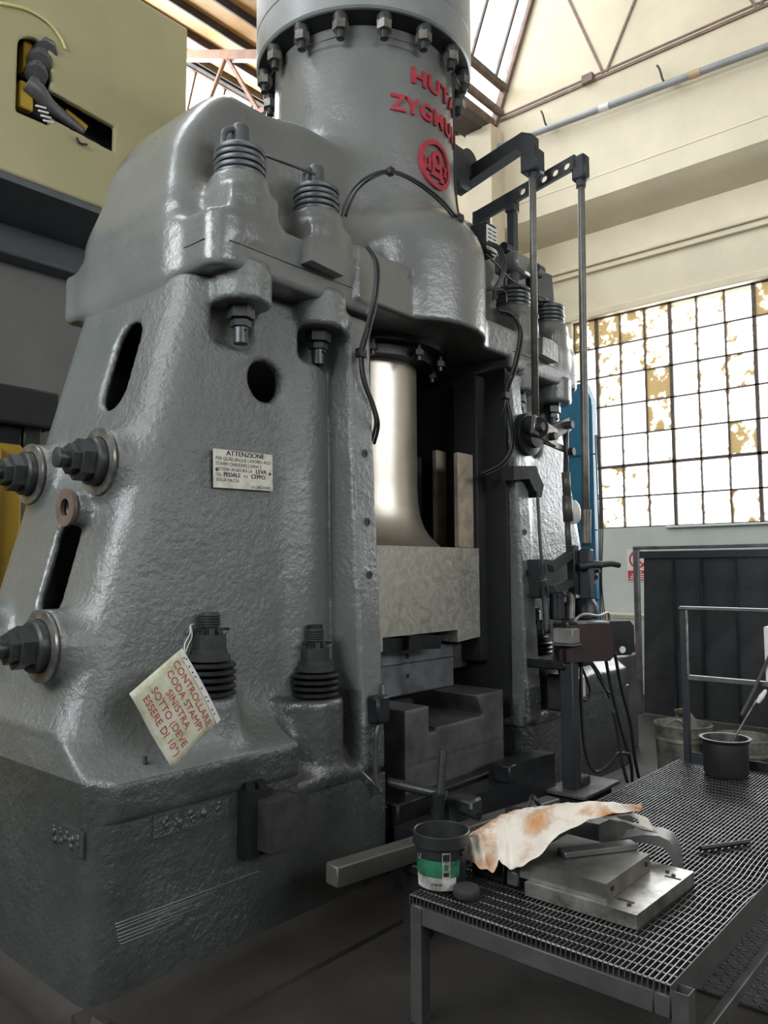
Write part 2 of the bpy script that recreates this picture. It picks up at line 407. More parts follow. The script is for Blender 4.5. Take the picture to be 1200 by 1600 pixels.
def glazing(idx, top, bot, x0, x1, step, mat_bar):
    (y0, z0), (y1, z1) = bot, top
    L = math.hypot(y1 - y0, z1 - z0)
    root = empty('window_%d' % idx, (x0, y0, z0)); struct(root)
    ang = math.atan2(z1 - z0, y1 - y0)
    rot = Matrix.Rotation(ang, 3, 'X')
    pm = bpy.data.meshes.new('pane'); bm = bmesh.new(); add_box(bm, (0, 0, 0), (step - 0.04, L - 0.06, 0.006)); bm.to_mesh(pm); bm.free(); pm.materials.append(RGLASS)
    bb = bpy.data.meshes.new('glazing_bar'); bm = bmesh.new(); add_box(bm, (0, 0, 0), (0.035, L, 0.05)); bm.to_mesh(bb); bb.materials.append(mat_bar); bm.free()
    x = 0
    while x0 + x < x1 - 0.01:
        for me, dx in ((pm, step / 2), (bb, 0)):
            o = bpy.data.objects.new(me.name.split('.')[0], me); COL.objects.link(o); o.parent = root
            o.location = (x + dx, (y1 - y0) / 2, (z1 - z0) / 2); o.rotation_euler = (ang, 0, 0)
        x += step
    for t, h in ((0, 0.10), (1, 0.10)):
        o = box('glazing_rail', (0, -0.04, -h / 2), (x1 - x0, 0.04, h / 2), mat_bar, root, bevel=0)
        o.location = ((x1 - x0) / 2, (y1 - y0) * t, (z1 - z0) * t)
    return root
glazing(2, (2.38, 11.05), (3.24, 8.85), -7.0, 8.2, 0.62, GLAZBAR)
glazing(3, (8.05, 10.2), (8.75, 8.45), -7.0, 8.2, 0.62, TRUSS)

# trusses (in planes x = const), visible left of the cylinder
TR2 = simple('pale_brown_truss_paint', (0.42, 0.26, 0.19), 0.6, 0, 0.2, 6, 0.05, 30)
def truss(x):
    root = struct(empty('roof_truss', (x, 3.6, 8.2)))
    def mem(a, b, s, nm):
        a = Vector((0, a[0] - 3.6, a[1] - 8.2)); b = Vector((0, b[0] - 3.6, b[1] - 8.2)); d = b - a
        bm = bmesh.new(); add_box(bm, (0, 0, 0), (s, s, d.length))
        o = bmobj(nm, bm, TR2, root, smooth=False); o.location = (a + b) / 2
        o.rotation_euler = d.to_track_quat('Z', 'X').to_euler()
    za = lambda y: 8.40 + sl * (y - 3.75) - 0.24
    mem((3.6, za(3.6)), (8.0, za(8.0)), 0.13, 'rafter')
    mem((3.6, 8.1), (8.7, 8.25), 0.08, 'tie_bar')
    for a, b in (((4.6, za(4.6)), (4.2, 8.12)), ((4.6, za(4.6)), (5.6, 8.15)), ((6.4, za(6.4)), (5.6, 8.15)), ((6.4, za(6.4)), (7.3, 8.2)), ((7.9, za(7.9)), (7.3, 8.2))):
        mem(a, b, 0.05, 'brace')
for x in (-3.0, 1.2, 5.4): truss(x)

# ------------------------------------------------------------------ gable window: bars and panes
m, nt, b = nodes('flaking_painted_glass')
oi = nt.nodes.new('ShaderNodeObjectInfo'); tc = nt.nodes.new('ShaderNodeTexCoord')
ns = nt.nodes.new('ShaderNodeTexNoise'); ns.noise_dimensions = '4D'; ns.inputs['Scale'].default_value = 7; ns.inputs['Detail'].default_value = 6; ns.inputs['Roughness'].default_value = 0.65
mulw = nt.nodes.new('ShaderNodeMath'); mulw.operation = 'MULTIPLY'; mulw.inputs[1].default_value = 40
nt.links.new(oi.outputs['Random'], mulw.inputs[0]); nt.links.new(mulw.outputs[0], ns.inputs['W']); nt.links.new(tc.outputs['Object'], ns.inputs['Vector'])
pw = nt.nodes.new('ShaderNodeMath'); pw.operation = 'POWER'; pw.inputs[1].default_value = 3.2
nt.links.new(oi.outputs['Alpha'], pw.inputs[0]); pw.inputs[1].default_value = 1.0
ad = nt.nodes.new('ShaderNodeMath'); ad.operation = 'ADD'; nt.links.new(ns.outputs[0], ad.inputs[0]); nt.links.new(pw.outputs[0], ad.inputs[1])
# a little more old paint along the pane edges
sx = nt.nodes.new('ShaderNodeSeparateXYZ'); nt.links.new(tc.outputs['Generated'], sx.inputs[0])
def edge(sock):
    a = nt.nodes.new('ShaderNodeMath'); a.operation = 'SUBTRACT'; a.inputs[1].default_value = 0.5; nt.links.new(sock, a.inputs[0])
    c = nt.nodes.new('ShaderNodeMath'); c.operation = 'ABSOLUTE'; nt.links.new(a.outputs[0], c.inputs[0])
    d = nt.nodes.new('ShaderNodeMath'); d.operation = 'POWER'; d.inputs[1].default_value = 7; nt.links.new(c.outputs[0], d.inputs[0])
    e = nt.nodes.new('ShaderNodeMath'); e.operation = 'MULTIPLY'; e.inputs[1].default_value = 26; nt.links.new(d.outputs[0], e.inputs[0]); return e.outputs[0]
ad2 = nt.nodes.new('ShaderNodeMath'); ad2.operation = 'ADD'; nt.links.new(ad.outputs[0], ad2.inputs[0]); nt.links.new(edge(sx.outputs[1]), ad2.inputs[1])
msk = ramp(nt, ad2.outputs[0], [(0.645, 0.0), (0.675, 1.0)])
tr = nt.nodes.new('ShaderNodeBsdfTransparent')
tl = nt.nodes.new('ShaderNodeBsdfTranslucent'); tl.inputs[0].default_value = (0.47, 0.385, 0.25, 1)
dd = nt.nodes.new('ShaderNodeBsdfDiffuse'); dd.inputs[0].default_value = (0.42, 0.34, 0.2, 1)
m1 = nt.nodes.new('ShaderNodeMixShader'); m1.inputs[0].default_value = 0.5; nt.links.new(tl.outputs[0], m1.inputs[1]); nt.links.new(dd.outputs[0], m1.inputs[2])
m2 = nt.nodes.new('ShaderNodeMixShader'); nt.links.new(msk.outputs[0], m2.inputs[0]); nt.links.new(tr.outputs[0], m2.inputs[1]); nt.links.new(m1.outputs[0], m2.inputs[2])
nt.links.new(m2.outputs[0], nt.nodes['Material Output'].inputs[0]); WGLASS = m

win = struct(empty('window_1', (8.78, 0, WZ0)))
PW, PH = 0.353, 0.432
pm = bpy.data.meshes.new('pane'); bm = bmesh.new(); add_box(bm, (0, 0, 0), (0.006, PW - 0.006, PH - 0.006)); bm.to_mesh(pm); bm.free(); pm.materials.append(WGLASS)
heavy = {(1, 0): .16, (2, 0): .12, (3, 0): .07, (4, 0): .03, (5, 0): .04, (7, 0): .16, (3, 2): .17, (3, 3): .14, (6, 4): .14, (1, 1): .06, (1, 2): .09, (3, 1): .06, (6, 2): .07, (2, 5): .02, (1, 5): .05, (1, 6): .05, (6, 6): .05, (0, 0): .15}
for c in range(14):
    for r in range(7):
        o = bpy.data.objects.new('pane', pm); COL.objects.link(o); o.parent = win
        y = WY1 - (c + 0.5) * PW
        o.location = (0, y, (6 - r + 0.5) * PH)
        a = heavy.get((c, r), random.choice((0, 0, -.02, -.05, .02, -.04)) if r < 4 else random.choice((-.06, -.03, -.08, 0.0)))
        o.color = (1, 1, 1, max(0.0, a + 0.03))
for c in range(15):
    t = 0.045 if (c - 4) % 3 == 0 else 0.02
    o = box('glazing_bar', (-0.02, -t / 2, 0), (0.02, t / 2, 7 * PH), GLAZBAR, win, bevel=0)
    o.location = (0, WY1 - c * PW, 3.5 * PH)
for r in range(8):
    t = 0.04 if r in (2, 0, 7) else 0.02
    o = box('glazing_bar', (-0.02, WY0, -t / 2), (0.02, WY1, t / 2), GLAZBAR, win, bevel=0)
    o.location = (0, (WY0 + WY1) / 2, r * PH)

# conduit, thin line and truss members set into the gable wall
pipe = tag(cyl('wall_pipe', (8.05, 3.3, 7.915), (8.05, -6, 7.52), 0.045, simple('grey_pipe_paint', (0.30, 0.31, 0.31), 0.5, 0, .15, 3, .05, 20), n=12), 'long grey conduit pipe running across the cream gable wall', 'pipe')
for y, lb in ((2.46, 'dark hook bracket above the conduit near the roof valley'), (0.78, 'dark hook bracket above the conduit beside the tan clip')):
    z = 7.915 - (3.3 - y) * 0.0425
    h = tag(tube('pipe_hook', [(8.2, y - .05, z + .10), (8.04, y + .02, z + .03), (8.0, y + .06, z + .2), (8.02, y + .1, z + .28)], 0.014, PURL, sub=3), lb, 'bracket', 'conduit hooks')
for y_, m_ in ((.42, simple('tan_clip_paint', (.5, .36, .2), .6, 0, .1, 5, 0)), (1.62, WHITE)):
    c_ = cyl('pipe_sleeve', (0, .07, .003), (0, -.07, -.003), .05, m_, pipe, n=12); c_.location = (0, y_ + 1.35, 7.915 - (3.3 - y_) * .0425 - 7.7175)
def wallbar(a, b, s=0.05):
    a = Vector((8.2, a[0], a[1])); b = Vector((8.2, b[0], b[1])); d = b - a
    bm = bmesh.new(); add_box(bm, (0, 0, 0), (s * 0.8, s, d.length)); o = bmobj('wall_truss_bar', bm, TRUSS, smooth=False)
    o.location = (a + b) / 2; o.rotation_euler = d.to_track_quat('Z', 'X').to_euler(); struct(o)
wallbar((3.45, 8.40), (-6, 8.31), 0.05)
wallbar((3.45, 8.47), (-6, 8.38), 0.03)
wallbar((1.69, 8.43), (2.55, 10.75), 0.04); wallbar((1.64, 8.43), (0.6, 10.4), 0.04)
wallbar((-0.28, 8.38), (0.55, 10.4), 0.04); wallbar((-0.32, 8.38), (-1.3, 9.8), 0.04)
bx = struct(box('wall_truss_bar', (8.12, 1.82, 8.36), (8.2, 1.98, 8.48), TRUSS))
wallbar((3.45, 8.35), (2.35, 11.1), 0.14)
struct(box('wall_column', (7.85, 3.3, 0), (8.2, 3.75, 8.2), WALLC))

# ================================================================== the forging hammer
XC, YC = 2.36, 0.81
H = empty('forging_hammer', (XC, YC, 0), 'tall grey cast-iron forging hammer with red lettering on its cylinder', 'forging hammer')
def under(o):            # parts are modelled in world coordinates, the hammer's base sits at (XC, YC, 0)
    o.location = Vector(o.location) - Vector((XC, YC, 0)); o.parent = H; return o

def frame_casting():
    g = Grid((-0.16, -0.12, 0.56), (1.72, 1.75, 3.12), 0.0165)
    body = smax(g.slab((-1, 0, .27), .255), g.slab((0, -1, .02), -.22), 0.16)
    body = smax(body, g.slab((0, 1, .02), 1.40), 0.16)
    body = smax(body, g.slab((1, 0, 0), 1.60), 0.03)
    body = smax(body, np.abs(g.z - 1.86) - 1.21, 0.03)
    body = smin(body, g.cylz(1.30, .34, .13, .9, 2.95, .02), 0.10)
    # foot slab with a sweeping fillet
    foot = g.box((0.0, 0.0, .70), (1.02, 1.62, .845), .012)
    foot = smin(foot, g.box((.9, 0.025, .60), (1.62, 1.60, .65), .012), 0.02)
    f = smin(body, foot, 0.30)
    f = smax(f, -g.slab((0, 0, -1), -.60), 0.01) if False else f
    f = np.maximum(f, g.slab((-1, 0, 0), 0.0 + 0.0) - np.where(g.z > 1.0, 1.0, 0.0))
    f = np.maximum(f, g.slab((0, -1, 0), 0.0))
    f = np.maximum(f, -g.box((-1, -1, 0), (1.005, 3, .688))); f = np.maximum(f, -g.box((-1, -1, 0), (3, 3, .588)))
    f = smax(f, g.slab((-1, -1, 0), -.09) - np.where(g.z > .93, 1.0, 0.0), .008)
    # bolt pedestals
    f = smin(f, g.cylz(1.25, .20, .185, .62, 1.01, .02), 0.06)
    f = smin(f, g.box((1.07, .2, .62), (1.44, .5, 1.01), .03), 0.05)
    f = smin(f, g.cylz(.645, .20, .125, .80, 1.085, .02), 0.12)
    # recess beside the guide strip, then the proud strip
    strip = np.maximum(g.box((1.46, -.2, .62), (1.63, 1.55, 3.02), .008), g.slab((0, -1, .047), .03))
    f = np.minimum(f, strip)
    # upper bolt bosses and pockets
    for x in (.83, 1.35):
        f = smax(f, -g.box((x - .12, -.2, 2.745), (x + .12, .37, 2.97), .04), 0.05)
        f = smin(f, g.cylz(x, .225, .148, 2.92, 3.12, .015), 0.03)
    # side bosses
    for y, z, x0 in ((.48, 2.13, .255), (1.14, 2.13, .255), (.47, 1.34, .015), (1.15, 1.34, .015)):
        f = smin(f, g.cylx(y, z, .150, x0, .6), 0.07)
    f = smin(f, g.cylx(.62, 1.93, .082, .19, .6), 0.03)
    # hollow inside and the openings into it
    cav = smax(g.slab((-1, 0, .27), .255 - .09), g.slab((0, -1, .02), -.29), 0.1)
    cav = smax(cav, g.slab((0, 1, .02), 1.30), 0.1); cav = smax(cav, g.slab((1, 0, 0), 1.50), .1)
    cav = smax(cav, np.abs(g.z - 1.9) - 1.0, 0.1)
    cav = np.maximum(cav, g.z - 2.72)
    f = np.maximum(f, -cav)
    cav2 = smax(g.slab((-1, 0, .27), .255 - .045), np.abs(g.y - .82) - .40, .04); cav2 = smax(cav2, g.slab((1, 0, 0), .80), .04)
    cav2 = smax(cav2, np.abs(g.z - 1.95) - .98, .04)
    f = np.maximum(f, -cav2)
    f = smax(f, -g.cyly(1.03, 2.60, .105, -.1, .6), 0.03)
    f = smax(f, -g.capx(0.68, 2.52, .68, 2.76, .105, -.1, .8), 0.03)
    f = smax(f, -g.capx(.72, 1.53, .72, 1.79, .105, -.2, .7), 0.03)
    f = np.maximum(f, -g.cylx(.62, 1.93, .038, -.1, .7))
    f = np.maximum(f, g.slab((1, 0, 0), 1.63))
    return g.mesh('frame', f)
fv, ff = frame_casting()
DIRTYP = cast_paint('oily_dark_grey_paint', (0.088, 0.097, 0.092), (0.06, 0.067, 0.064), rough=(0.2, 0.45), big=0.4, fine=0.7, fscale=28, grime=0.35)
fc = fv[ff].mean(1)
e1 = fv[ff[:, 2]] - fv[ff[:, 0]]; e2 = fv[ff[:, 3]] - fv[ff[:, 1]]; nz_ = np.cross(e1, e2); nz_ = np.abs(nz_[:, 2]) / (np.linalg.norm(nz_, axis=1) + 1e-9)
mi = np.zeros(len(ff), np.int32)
mi[(fc[:, 2] < .845) & (nz_ < .6) & ((fc[:, 1] < .03) | (fc[:, 0] < .03) | (fc[:, 0] + fc[:, 1] < .12))] = 1       # foot sides take the darker base paint to stand in for shade
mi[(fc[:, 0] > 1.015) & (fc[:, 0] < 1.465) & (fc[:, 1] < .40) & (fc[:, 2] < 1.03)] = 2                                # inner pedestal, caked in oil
mi[(fc[:, 0] > 1.015) & (fc[:, 2] < .66) & (fc[:, 1] < .05)] = 1  # front of the inner foot step, shade put into its paint too
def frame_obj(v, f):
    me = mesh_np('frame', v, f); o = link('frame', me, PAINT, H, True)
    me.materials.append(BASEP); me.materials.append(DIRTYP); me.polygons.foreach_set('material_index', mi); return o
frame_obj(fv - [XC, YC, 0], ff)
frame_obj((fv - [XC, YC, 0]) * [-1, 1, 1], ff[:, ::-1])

def cap_casting():
    g = Grid((.50, -.16, 2.98), (4.22, 1.62, 5.12), 0.0185)
    band = g.box((.58, .10, 3.05), (4.14, 1.52, 3.33), .03)
    band = smax(band, g.slab((-1, -1, 0), -.745), 0.02); band = smax(band, g.slab((1, -1, 0), 2 * XC - .745), 0.02)
    f = band
    for x in (.83, 1.35):
        for xx in (x, 2 * XC - x):
            f = smin(f, g.box((xx - .15, .105, 3.2), (xx + .15, .5, 3.48), .03), 0.06)
            f = smin(f, g.cylz(xx, .245, .150, 3.2, 3.555, .012), 0.03)
    arm2 = np.maximum(np.abs(g.x - XC) - 1.76 + .36, 0) ** 2 + np.maximum(np.abs(g.z - 3.4) - .78 + .36, 0) ** 2
    arm2 = np.sqrt(arm2) - .36
    arm = smax(arm2, np.abs(g.y - .82) - .385, .13)
    arm = smin(arm, g.box((1.3, .47, 3.0), (3.42, 1.16, 4.25), .2), .2)
    arm = smin(arm, g.box((.62, .40, 3.0), (4.10, 1.40, 3.5), .1), .25)
    arm = smax(arm, g.slab((-1.5, 0, 1), 2.90), .12); arm = smax(arm, g.slab((1.5, 0, 1), 2.90 + 1.5 * 2 * XC), .12)
    f = smin(f, arm, 0.07)
    f = smin(f, g.cylz(XC, YC, .62, 3.0, 5.06, .0), 0.16)
    bul = np.minimum(g.cylz(XC, .42, .50, 3.02, 3.62, .0), g.ell((XC, .42, 3.60), (.50, .50, .40)))
    f = smin(f, bul, 0.06)
    # tongues of the front band beside the bulge
    f = smin(f, g.box((1.5, .08, 3.10), (1.97, .5, 3.42), .02), 0.02)
    f = np.maximum(f, -g.box((1.635, -.5, 2.5), (2 * XC - 1.635, 2.2, 3.115), .0))
    f = np.maximum(f, -g.cylz(XC, YC, .44, 2.9, 3.5))
    return g.mesh('cap', f)
cv, cf = cap_casting()
link('cylinder_head_casting', mesh_np('cylinder_head_casting', cv - [XC, YC, 0], cf), PAINT_S, H, True)

def P(*v): return Vector(v) - Vector((XC, YC, 0))
def mirror_x(o, parent=None):
    """copy of a part (and its pieces) mirrored to the other frame"""
    c = o.copy(); COL.objects.link(c)
    c.parent = parent if parent is not None else H
    if parent is None: c.location = (-o.location.x, o.location.y, o.location.z)
    for ch in list(o.children): mirror_x(ch, c)
    return c
def shift(o, dx, dy, dz, parent=None):
    c = o.copy(); COL.objects.link(c); c.parent = parent if parent is not None else H
    if parent is None: c.location = Vector(o.location) + Vector((dx, dy, dz))
    for ch in list(o.children): shift(ch, 0, 0, 0, c)
    return c

# ---- base blocks and plinth
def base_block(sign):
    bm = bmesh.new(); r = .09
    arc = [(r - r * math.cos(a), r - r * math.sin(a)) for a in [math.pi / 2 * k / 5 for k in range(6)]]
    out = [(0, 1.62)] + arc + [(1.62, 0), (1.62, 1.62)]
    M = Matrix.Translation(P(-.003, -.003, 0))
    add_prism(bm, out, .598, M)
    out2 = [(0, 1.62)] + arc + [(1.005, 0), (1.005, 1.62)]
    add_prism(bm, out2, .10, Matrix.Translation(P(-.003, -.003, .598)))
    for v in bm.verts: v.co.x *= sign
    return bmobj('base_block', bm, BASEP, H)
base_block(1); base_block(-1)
prism('plinth', [(-.31, 0), (-.305, .018), (-.20, .022), (-.07, .03), (-.03, .045), (0.0, .075), (.02, .075), (.02, 0)][::-1], 4.84, Matrix.Translation(P(-.06, 0, 0)) @ M_yz, FLOORM, H)
prism('plinth', [(-.10, 0), (-.095, .018), (-.04, .025), (-.02, .04), (0.0, .06), (.02, .06), (.02, 0)], 1.9, Matrix.Translation(P(0, -.1, 0)) @ Matrix(((1, 0, 0, 0), (0, 0, 1, 0), (0, 1, 0, 0), (0, 0, 0, 1))), FLOORM, H)

# cast number plates on the base (numerals worn away to lumps), scored lines, grease bolt
def number_plate(c, u, n, w_, h_, seed):
    u = Vector(u); n = Vector(n); up = Vector((0, 0, 1)); r = random.Random(seed)
    bm = bmesh.new()
    M = frame_m(Vector(c) - u * w_ / 2 - up * h_ / 2, u, up)
    add_prism(bm, [(0, 0), (w_, 0), (w_, h_), (0, h_)], .008, M)
    o = bmobj('number_plate', bm, BASEP, H, bevel=.003); o.location = P(0, 0, 0)
    k = 5
    for i in range(k):
        bm = bmesh.new()
        for j in range(4):
            cc = Vector(c) + u * (w_ * ((i + .5) / k - .5) * .86 + r.uniform(-.012, .012)) + up * r.uniform(-.3, .3) * h_ + n * .007
            rr = bmesh.ops.create_icosphere(bm, subdivisions=1, radius=r.uniform(.009, .016))
            for v in rr['verts']:
                q_ = Vector((v.co.x, v.co.y, v.co.z * 1.25)) * r.uniform(.6, 1.3)
                v.co = cc + q_ - n * q_.dot(n) * .55
        q = bmobj('worn_numeral', bm, BASEP, o, smooth=True)
number_plate((.42, -.003, .655), (1, 0, 0), (0, -1, 0), .36, .085, 3)
number_plate((-.003, .19, .635), (0, -1, 0), (-1, 0, 0), .26, .095, 8)
SCORE = simple('bare_scored_metal', (0.30, 0.33, 0.33), 0.4, 0.3, 0.2, 9, 0)
st = [(450, 660, 1012, 452), (452, 672, 850, 525), (455, 685, 825, 540), (458, 700, 780, 578), (460, 714, 760, 600), (463, 727, 720, 625), (470, 738, 680, 675)]
for (a, b_) in (
  ((0.090,-0.004,0.343), (0.775,-0.004,0.338)), ((0.092,-0.004,0.331), (0.554,-0.004,0.326)), ((0.096,-0.004,0.318), (0.522,-0.004,0.321)), ((0.099,-0.004,0.303), (0.465,-0.004,0.300)),
  ((0.102,-0.004,0.290), (0.441,-0.004,0.286)), ((0.105,-0.004,0.277), (0.392,-0.004,0.277)), ((0.113,-0.004,0.264), (0.345,-0.004,0.260))):
    a = Vector(a); b_ = Vector(b_)
    tube('scored_line', [P(*a), P(*b_)], .0016, SCORE, H, n=4, sub=1)
q = lathe('grease_bolt', [(.022, 0), (.022, .008), (.012, .01), (.012, .03), (.008, .032), (.008, .05)], P(.27, .10, .853), BOLTST, H, n=10)

# wedge block bolted to the front of the base
wb_ = prism('wedge_bracket', [(0, 0), (.13, 0), (.13, .27), (0, .27)], .1, frame_m(P(.655, 0.02, .435), (1, 0, 0), (0, 0, 1)), BOLTST, H, bevel=.006)
prism('wedge_block', [(.0, -.16), (.22, -.16), (.22, .03), (.16, .045), (.0, .045)], .19, frame_m(P(.70, .03, .625), (1, 0, 0), (0, 0, 1)), DIEST, wb_, bevel=.012).location = (0, 0, 0)
for x in (.70, .755):
    lathe('socket_screw', [(.022, 0), (.022, .03), (.013, .03), (.013, .018), (0, .018)], P(x, -.03, .705), BOLTST, wb_, n=12)

# ---- spring bolts
def disc_prof(r, h, hole=.04):
    return [(hole, 0), (r * .97, 0), (r, h * .25), (r, h * .7), (r * .95, h), (hole, h)]
def spring_bolt(x, y, z, r, nd, h, up=True):
    o = cyl('spring_bolt', P(x, y, z - .30), P(x, y, z + nd * h + .04), .04, BOLTST, H, n=16)
    zz = z - o.location.z
    dm = None
    for k in range(nd):
        if dm is None:
            d = lathe('spring_disc', disc_prof(r, h * .86), (0, 0, 0), SPRING, o, n=36); dm = d.data
        else:
            d = bpy.data.objects.new('spring_disc', dm); COL.objects.link(d); d.parent = o
        d.location = (random.uniform(-.002, .002), random.uniform(-.002, .002), zz + k * h)
    return o, zz + nd * h
o, zt = spring_bolt(.83, .245, 3.556, .127, 5, .031)
bm = bmesh.new()
add_lathe(bm, [(.10, zt - .002), (.085, zt + .012), (.048, zt + .025), (.044, zt + .12), (.036, zt + .13)], n=24)
bmobj('bolt_head', bm, SPRING, o)
tube('lock_strap', [(-.105, .0, zt - .03), (-.10, .0, zt + .05), (-.06, 0, zt + .09), (-.03, 0, zt + .095)], .016, SPRING, o, n=6)
o1 = o
o2 = shift(o1, .52, 0, 0)
tube('locking_wire', [P(.90, .20, 3.72), P(1.30, .20, 3.765)], .007, BOLTST, H, n=6, sub=1)
for a in (o1, o2): mirror_x(a)
# lower ends of those bolts: hex nut, lock nut and thread below the frame bosses
def under_nut(x):
    o = cyl('bolt_end', P(x, .225, 2.74), P(x, .225, 2.94), .036, BOLTST, H, n=14)
    for z0, r, h in ((.02, .068, .062), (-.02, .052, .03)):
        bm = bmesh.new(); add_hex(bm, (0, 0, z0), (0, 0, 1), r, h); bmobj('hex_nut', bm, BOLTST, o, bevel=.004)
    bm = bmesh.new(); add_cyl(bm, (0, -.05, -.035), (0, .05, -.035), .008, n=6); bmobj('split_pin', bm, BOLTST, o)
    return o
for x in (.83, 1.35): mirror_x(under_nut(x))

def pedestal_bolt(x, y, z, nd, r):
    o = cyl('pedestal_bolt', P(x, y, z - .1), P(x, y, z + .36), .038, DARKST, H, n=16)
    zz = z - o.location.z; h = .031; dm = None
    for k in range(nd):
        rr = r * (1.0 - .02 * (nd - k)) if False else r
        if dm is None:
            d = lathe('spring_disc', [(.045, 0), (rr * .9, 0), (rr, .006), (rr, .013), (rr * .93, .022), (.045, .022)], (0, 0, 0), DARKST, o, n=36); dm = d.data
        else:
            d = bpy.data.objects.new('spring_disc', dm); COL.objects.link(d); d.parent = o
        d.location = (0, 0, zz + k * h + .006)
    t = zz + nd * h + .006
    lathe('washer', [(.04, 0), (r * .78, 0), (r * .78, .024), (r * .66, .03), (r * .66, .052), (.04, .052)], (0, 0, t), BOLTST, o, n=30)
    bm = bmesh.new(); add_hex(bm, (0, 0, t + .052), (0, 0, 1), .072, .062); bmobj('hex_nut', bm, BOLTST, o, bevel=.004)
    bm = bmesh.new()
    for k in range(6):
        a = k * math.pi / 3
        add_box(bm, (.045 * math.cos(a), .045 * math.sin(a), t + .128), (.022, .022, .03), Matrix.Rotation(a, 3, 'Z'))
    bmobj('castle_crown', bm, BOLTST, o)
    bm = bmesh.new(); add_cyl(bm, (-.09, 0, t + .14), (.09, -.02, t + .135), .007, n=6); bmobj('split_pin', bm, DARKST, o)
    bm = bmesh.new(); add_lathe(bm, [(.03, 0)] + [(.046 if k % 2 else .041, .006 * k) for k in range(1, 11)] + [(.035, .07)], (0, 0, t + .145), n=18)
    bmobj('thread', bm, BOLTST, o)
    return o
pb1 = pedestal_bolt(1.27, .16, 1.01, 4, .125); mirror_x(pb1)
pb2 = pedestal_bolt(.645, .19, 1.085, 5, .118); mirror_x(pb2)

# ---- tie bolts through the outer side faces
def tie_bolt(y, z, x0):
    o = cyl('tie_bolt', P(x0 + .05, y, z), P(x0 - .19, y, z), .036, BOLTST, H, n=18, bevel=.006)
    ox = (x0 + .05 + x0 - .19) / 2; f = lambda x: x0 - x - ox
    bm = bmesh.new(); add_lathe(bm, [(.05, 0), (.15, 0), (.152, .006), (.15, .014), (.112, .014), (.112, .003), (.05, .003)], (f(0), 0, 0), (-1, 0, 0), 36); bmobj('facing_ring', bm, PLATEST, o)
    bm = bmesh.new(); add_lathe(bm, [(.04, .0), (.108, 0), (.108, .045), (.10, .055), (.04, .055)], (f(.0), 0, 0), (-1, 0, 0), 32); bmobj('washer', bm, BOLTST, o)
    bm = bmesh.new(); add_hex(bm, (f(.05), 0, 0), (-1, 0, 0), .092, .062); bmobj('hex_nut', bm, BOLTST, o, bevel=.007)
    bm = bmesh.new(); add_hex(bm, (f(.112), 0, 0), (-1, 0, 0), .068, .035); bmobj('hex_nut', bm, BOLTST, o, bevel=.006)
    bm = bmesh.new(); add_lathe(bm, [(.034, 0), (.034, .03), (.044, .032), (.044, .055), (.03, .06)], (f(.14), 0, 0), (-1, 0, 0), 14); bmobj('stud_end', bm, BOLTST, o)
    return o
for y, z, x0 in ((.48, 2.13, .25), (1.14, 2.13, .25), (.47, 1.34, .01), (1.15, 1.34, .01)): tie_bolt(y, z, x0)
RUSTY = simple('rusty_flange', (0.17, 0.12, 0.10), 0.55, 0.2, .3, 12, .1, 40)
lathe('port_flange', [(.040, 0), (.085, 0), (.085, .018), (.04, .018)], P(.185, .62, 1.93), RUSTY, H, axis=(-1, 0, 0), n=28, close=True)

# ---- key blocks on the front band, side stud
def key_block(cx):
    bm = bmesh.new(); add_prism(bm, [(-.115, -.06), (.115, -.075), (.125, .05), (.06, .075), (-.10, .07)], .15, frame_m((0, .1, 0), (1, 0, 0), (0, 0, 1)))
    o = bmobj('key_block', bm, PAINT_S, H, bevel=.012); o.location = P(cx, .07, 3.245); return o
kb = key_block(1.22); mirror_x(kb)
lathe('side_stud', [(.0, 0), (.035, 0), (.035, .03), (.022, .03), (.022, .05), (.0, .05)], P(.60, .90, 3.245), BOLTST, H, axis=(-1, 0, 0), n=16)
for a, b_ in (((.578, .93, 3.21), (.578, 1.25, 3.19)), ((.578, .86, 3.29), (.578, .62, 3.30))):
    tube('casting_groove', [P(*a), P(*b_)], .004, BOLTST, H, n=4, sub=1)

for a, b_ in (((.66, .098, 3.165), (1.60, .098, 3.165)), ((3.12, .098, 3.165), (4.06, .098, 3.165)), ((.578, .55, 3.17), (.578, .18, 3.17))):
    tube('joint_line', [P(*a), P(*b_)], .003, BOLTST, H, n=4, sub=1)
# ---- cylinder flange with its ring of bolts
FLM = simple('light_grey_flange_paint', (0.26, 0.28, 0.28), 0.35, 0.1, .2, 3, .08, 20)
fl = lathe('cylinder_flange', [(.62, 0), (.735, 0), (.748, .012), (.748, .20), (.742, .205), (.742, .21), (.748, .215), (.748, .62), (.62, .62)], P(XC, YC, 5.06), FLM, H, n=72)
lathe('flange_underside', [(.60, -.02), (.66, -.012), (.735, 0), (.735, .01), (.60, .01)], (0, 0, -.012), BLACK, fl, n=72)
def flange_bolt():
    o = lathe('flange_bolt', [(.0, -.16), (.026, -.155), (.026, -.10), (.030, -.10), (.030, 0), (0, 0)], (0, 0, 0), BOLTST, H, n=14)
    bm = bmesh.new(); add_hex(bm, (0, 0, -.105), (0, 0, 1), .052, .055); bmobj('hex_nut', bm, PLATEST, o, bevel=.004)
    lathe('collar', [(.026, -.05), (.047, -.05), (.05, -.03), (.047, 0), (.026, 0)], (0, 0, 0), BOLTST, o, n=16)
    return o
fb = flange_bolt()
NB = 16
for k in range(NB):
    a = 2 * math.pi * (k + .35) / NB
    c = fb if k == 0 else shift(fb, 0, 0, 0)
    c.location = P(XC + .69 * math.sin(a), YC - .69 * math.cos(a), 5.055); c.rotation_euler = (0, 0, a)
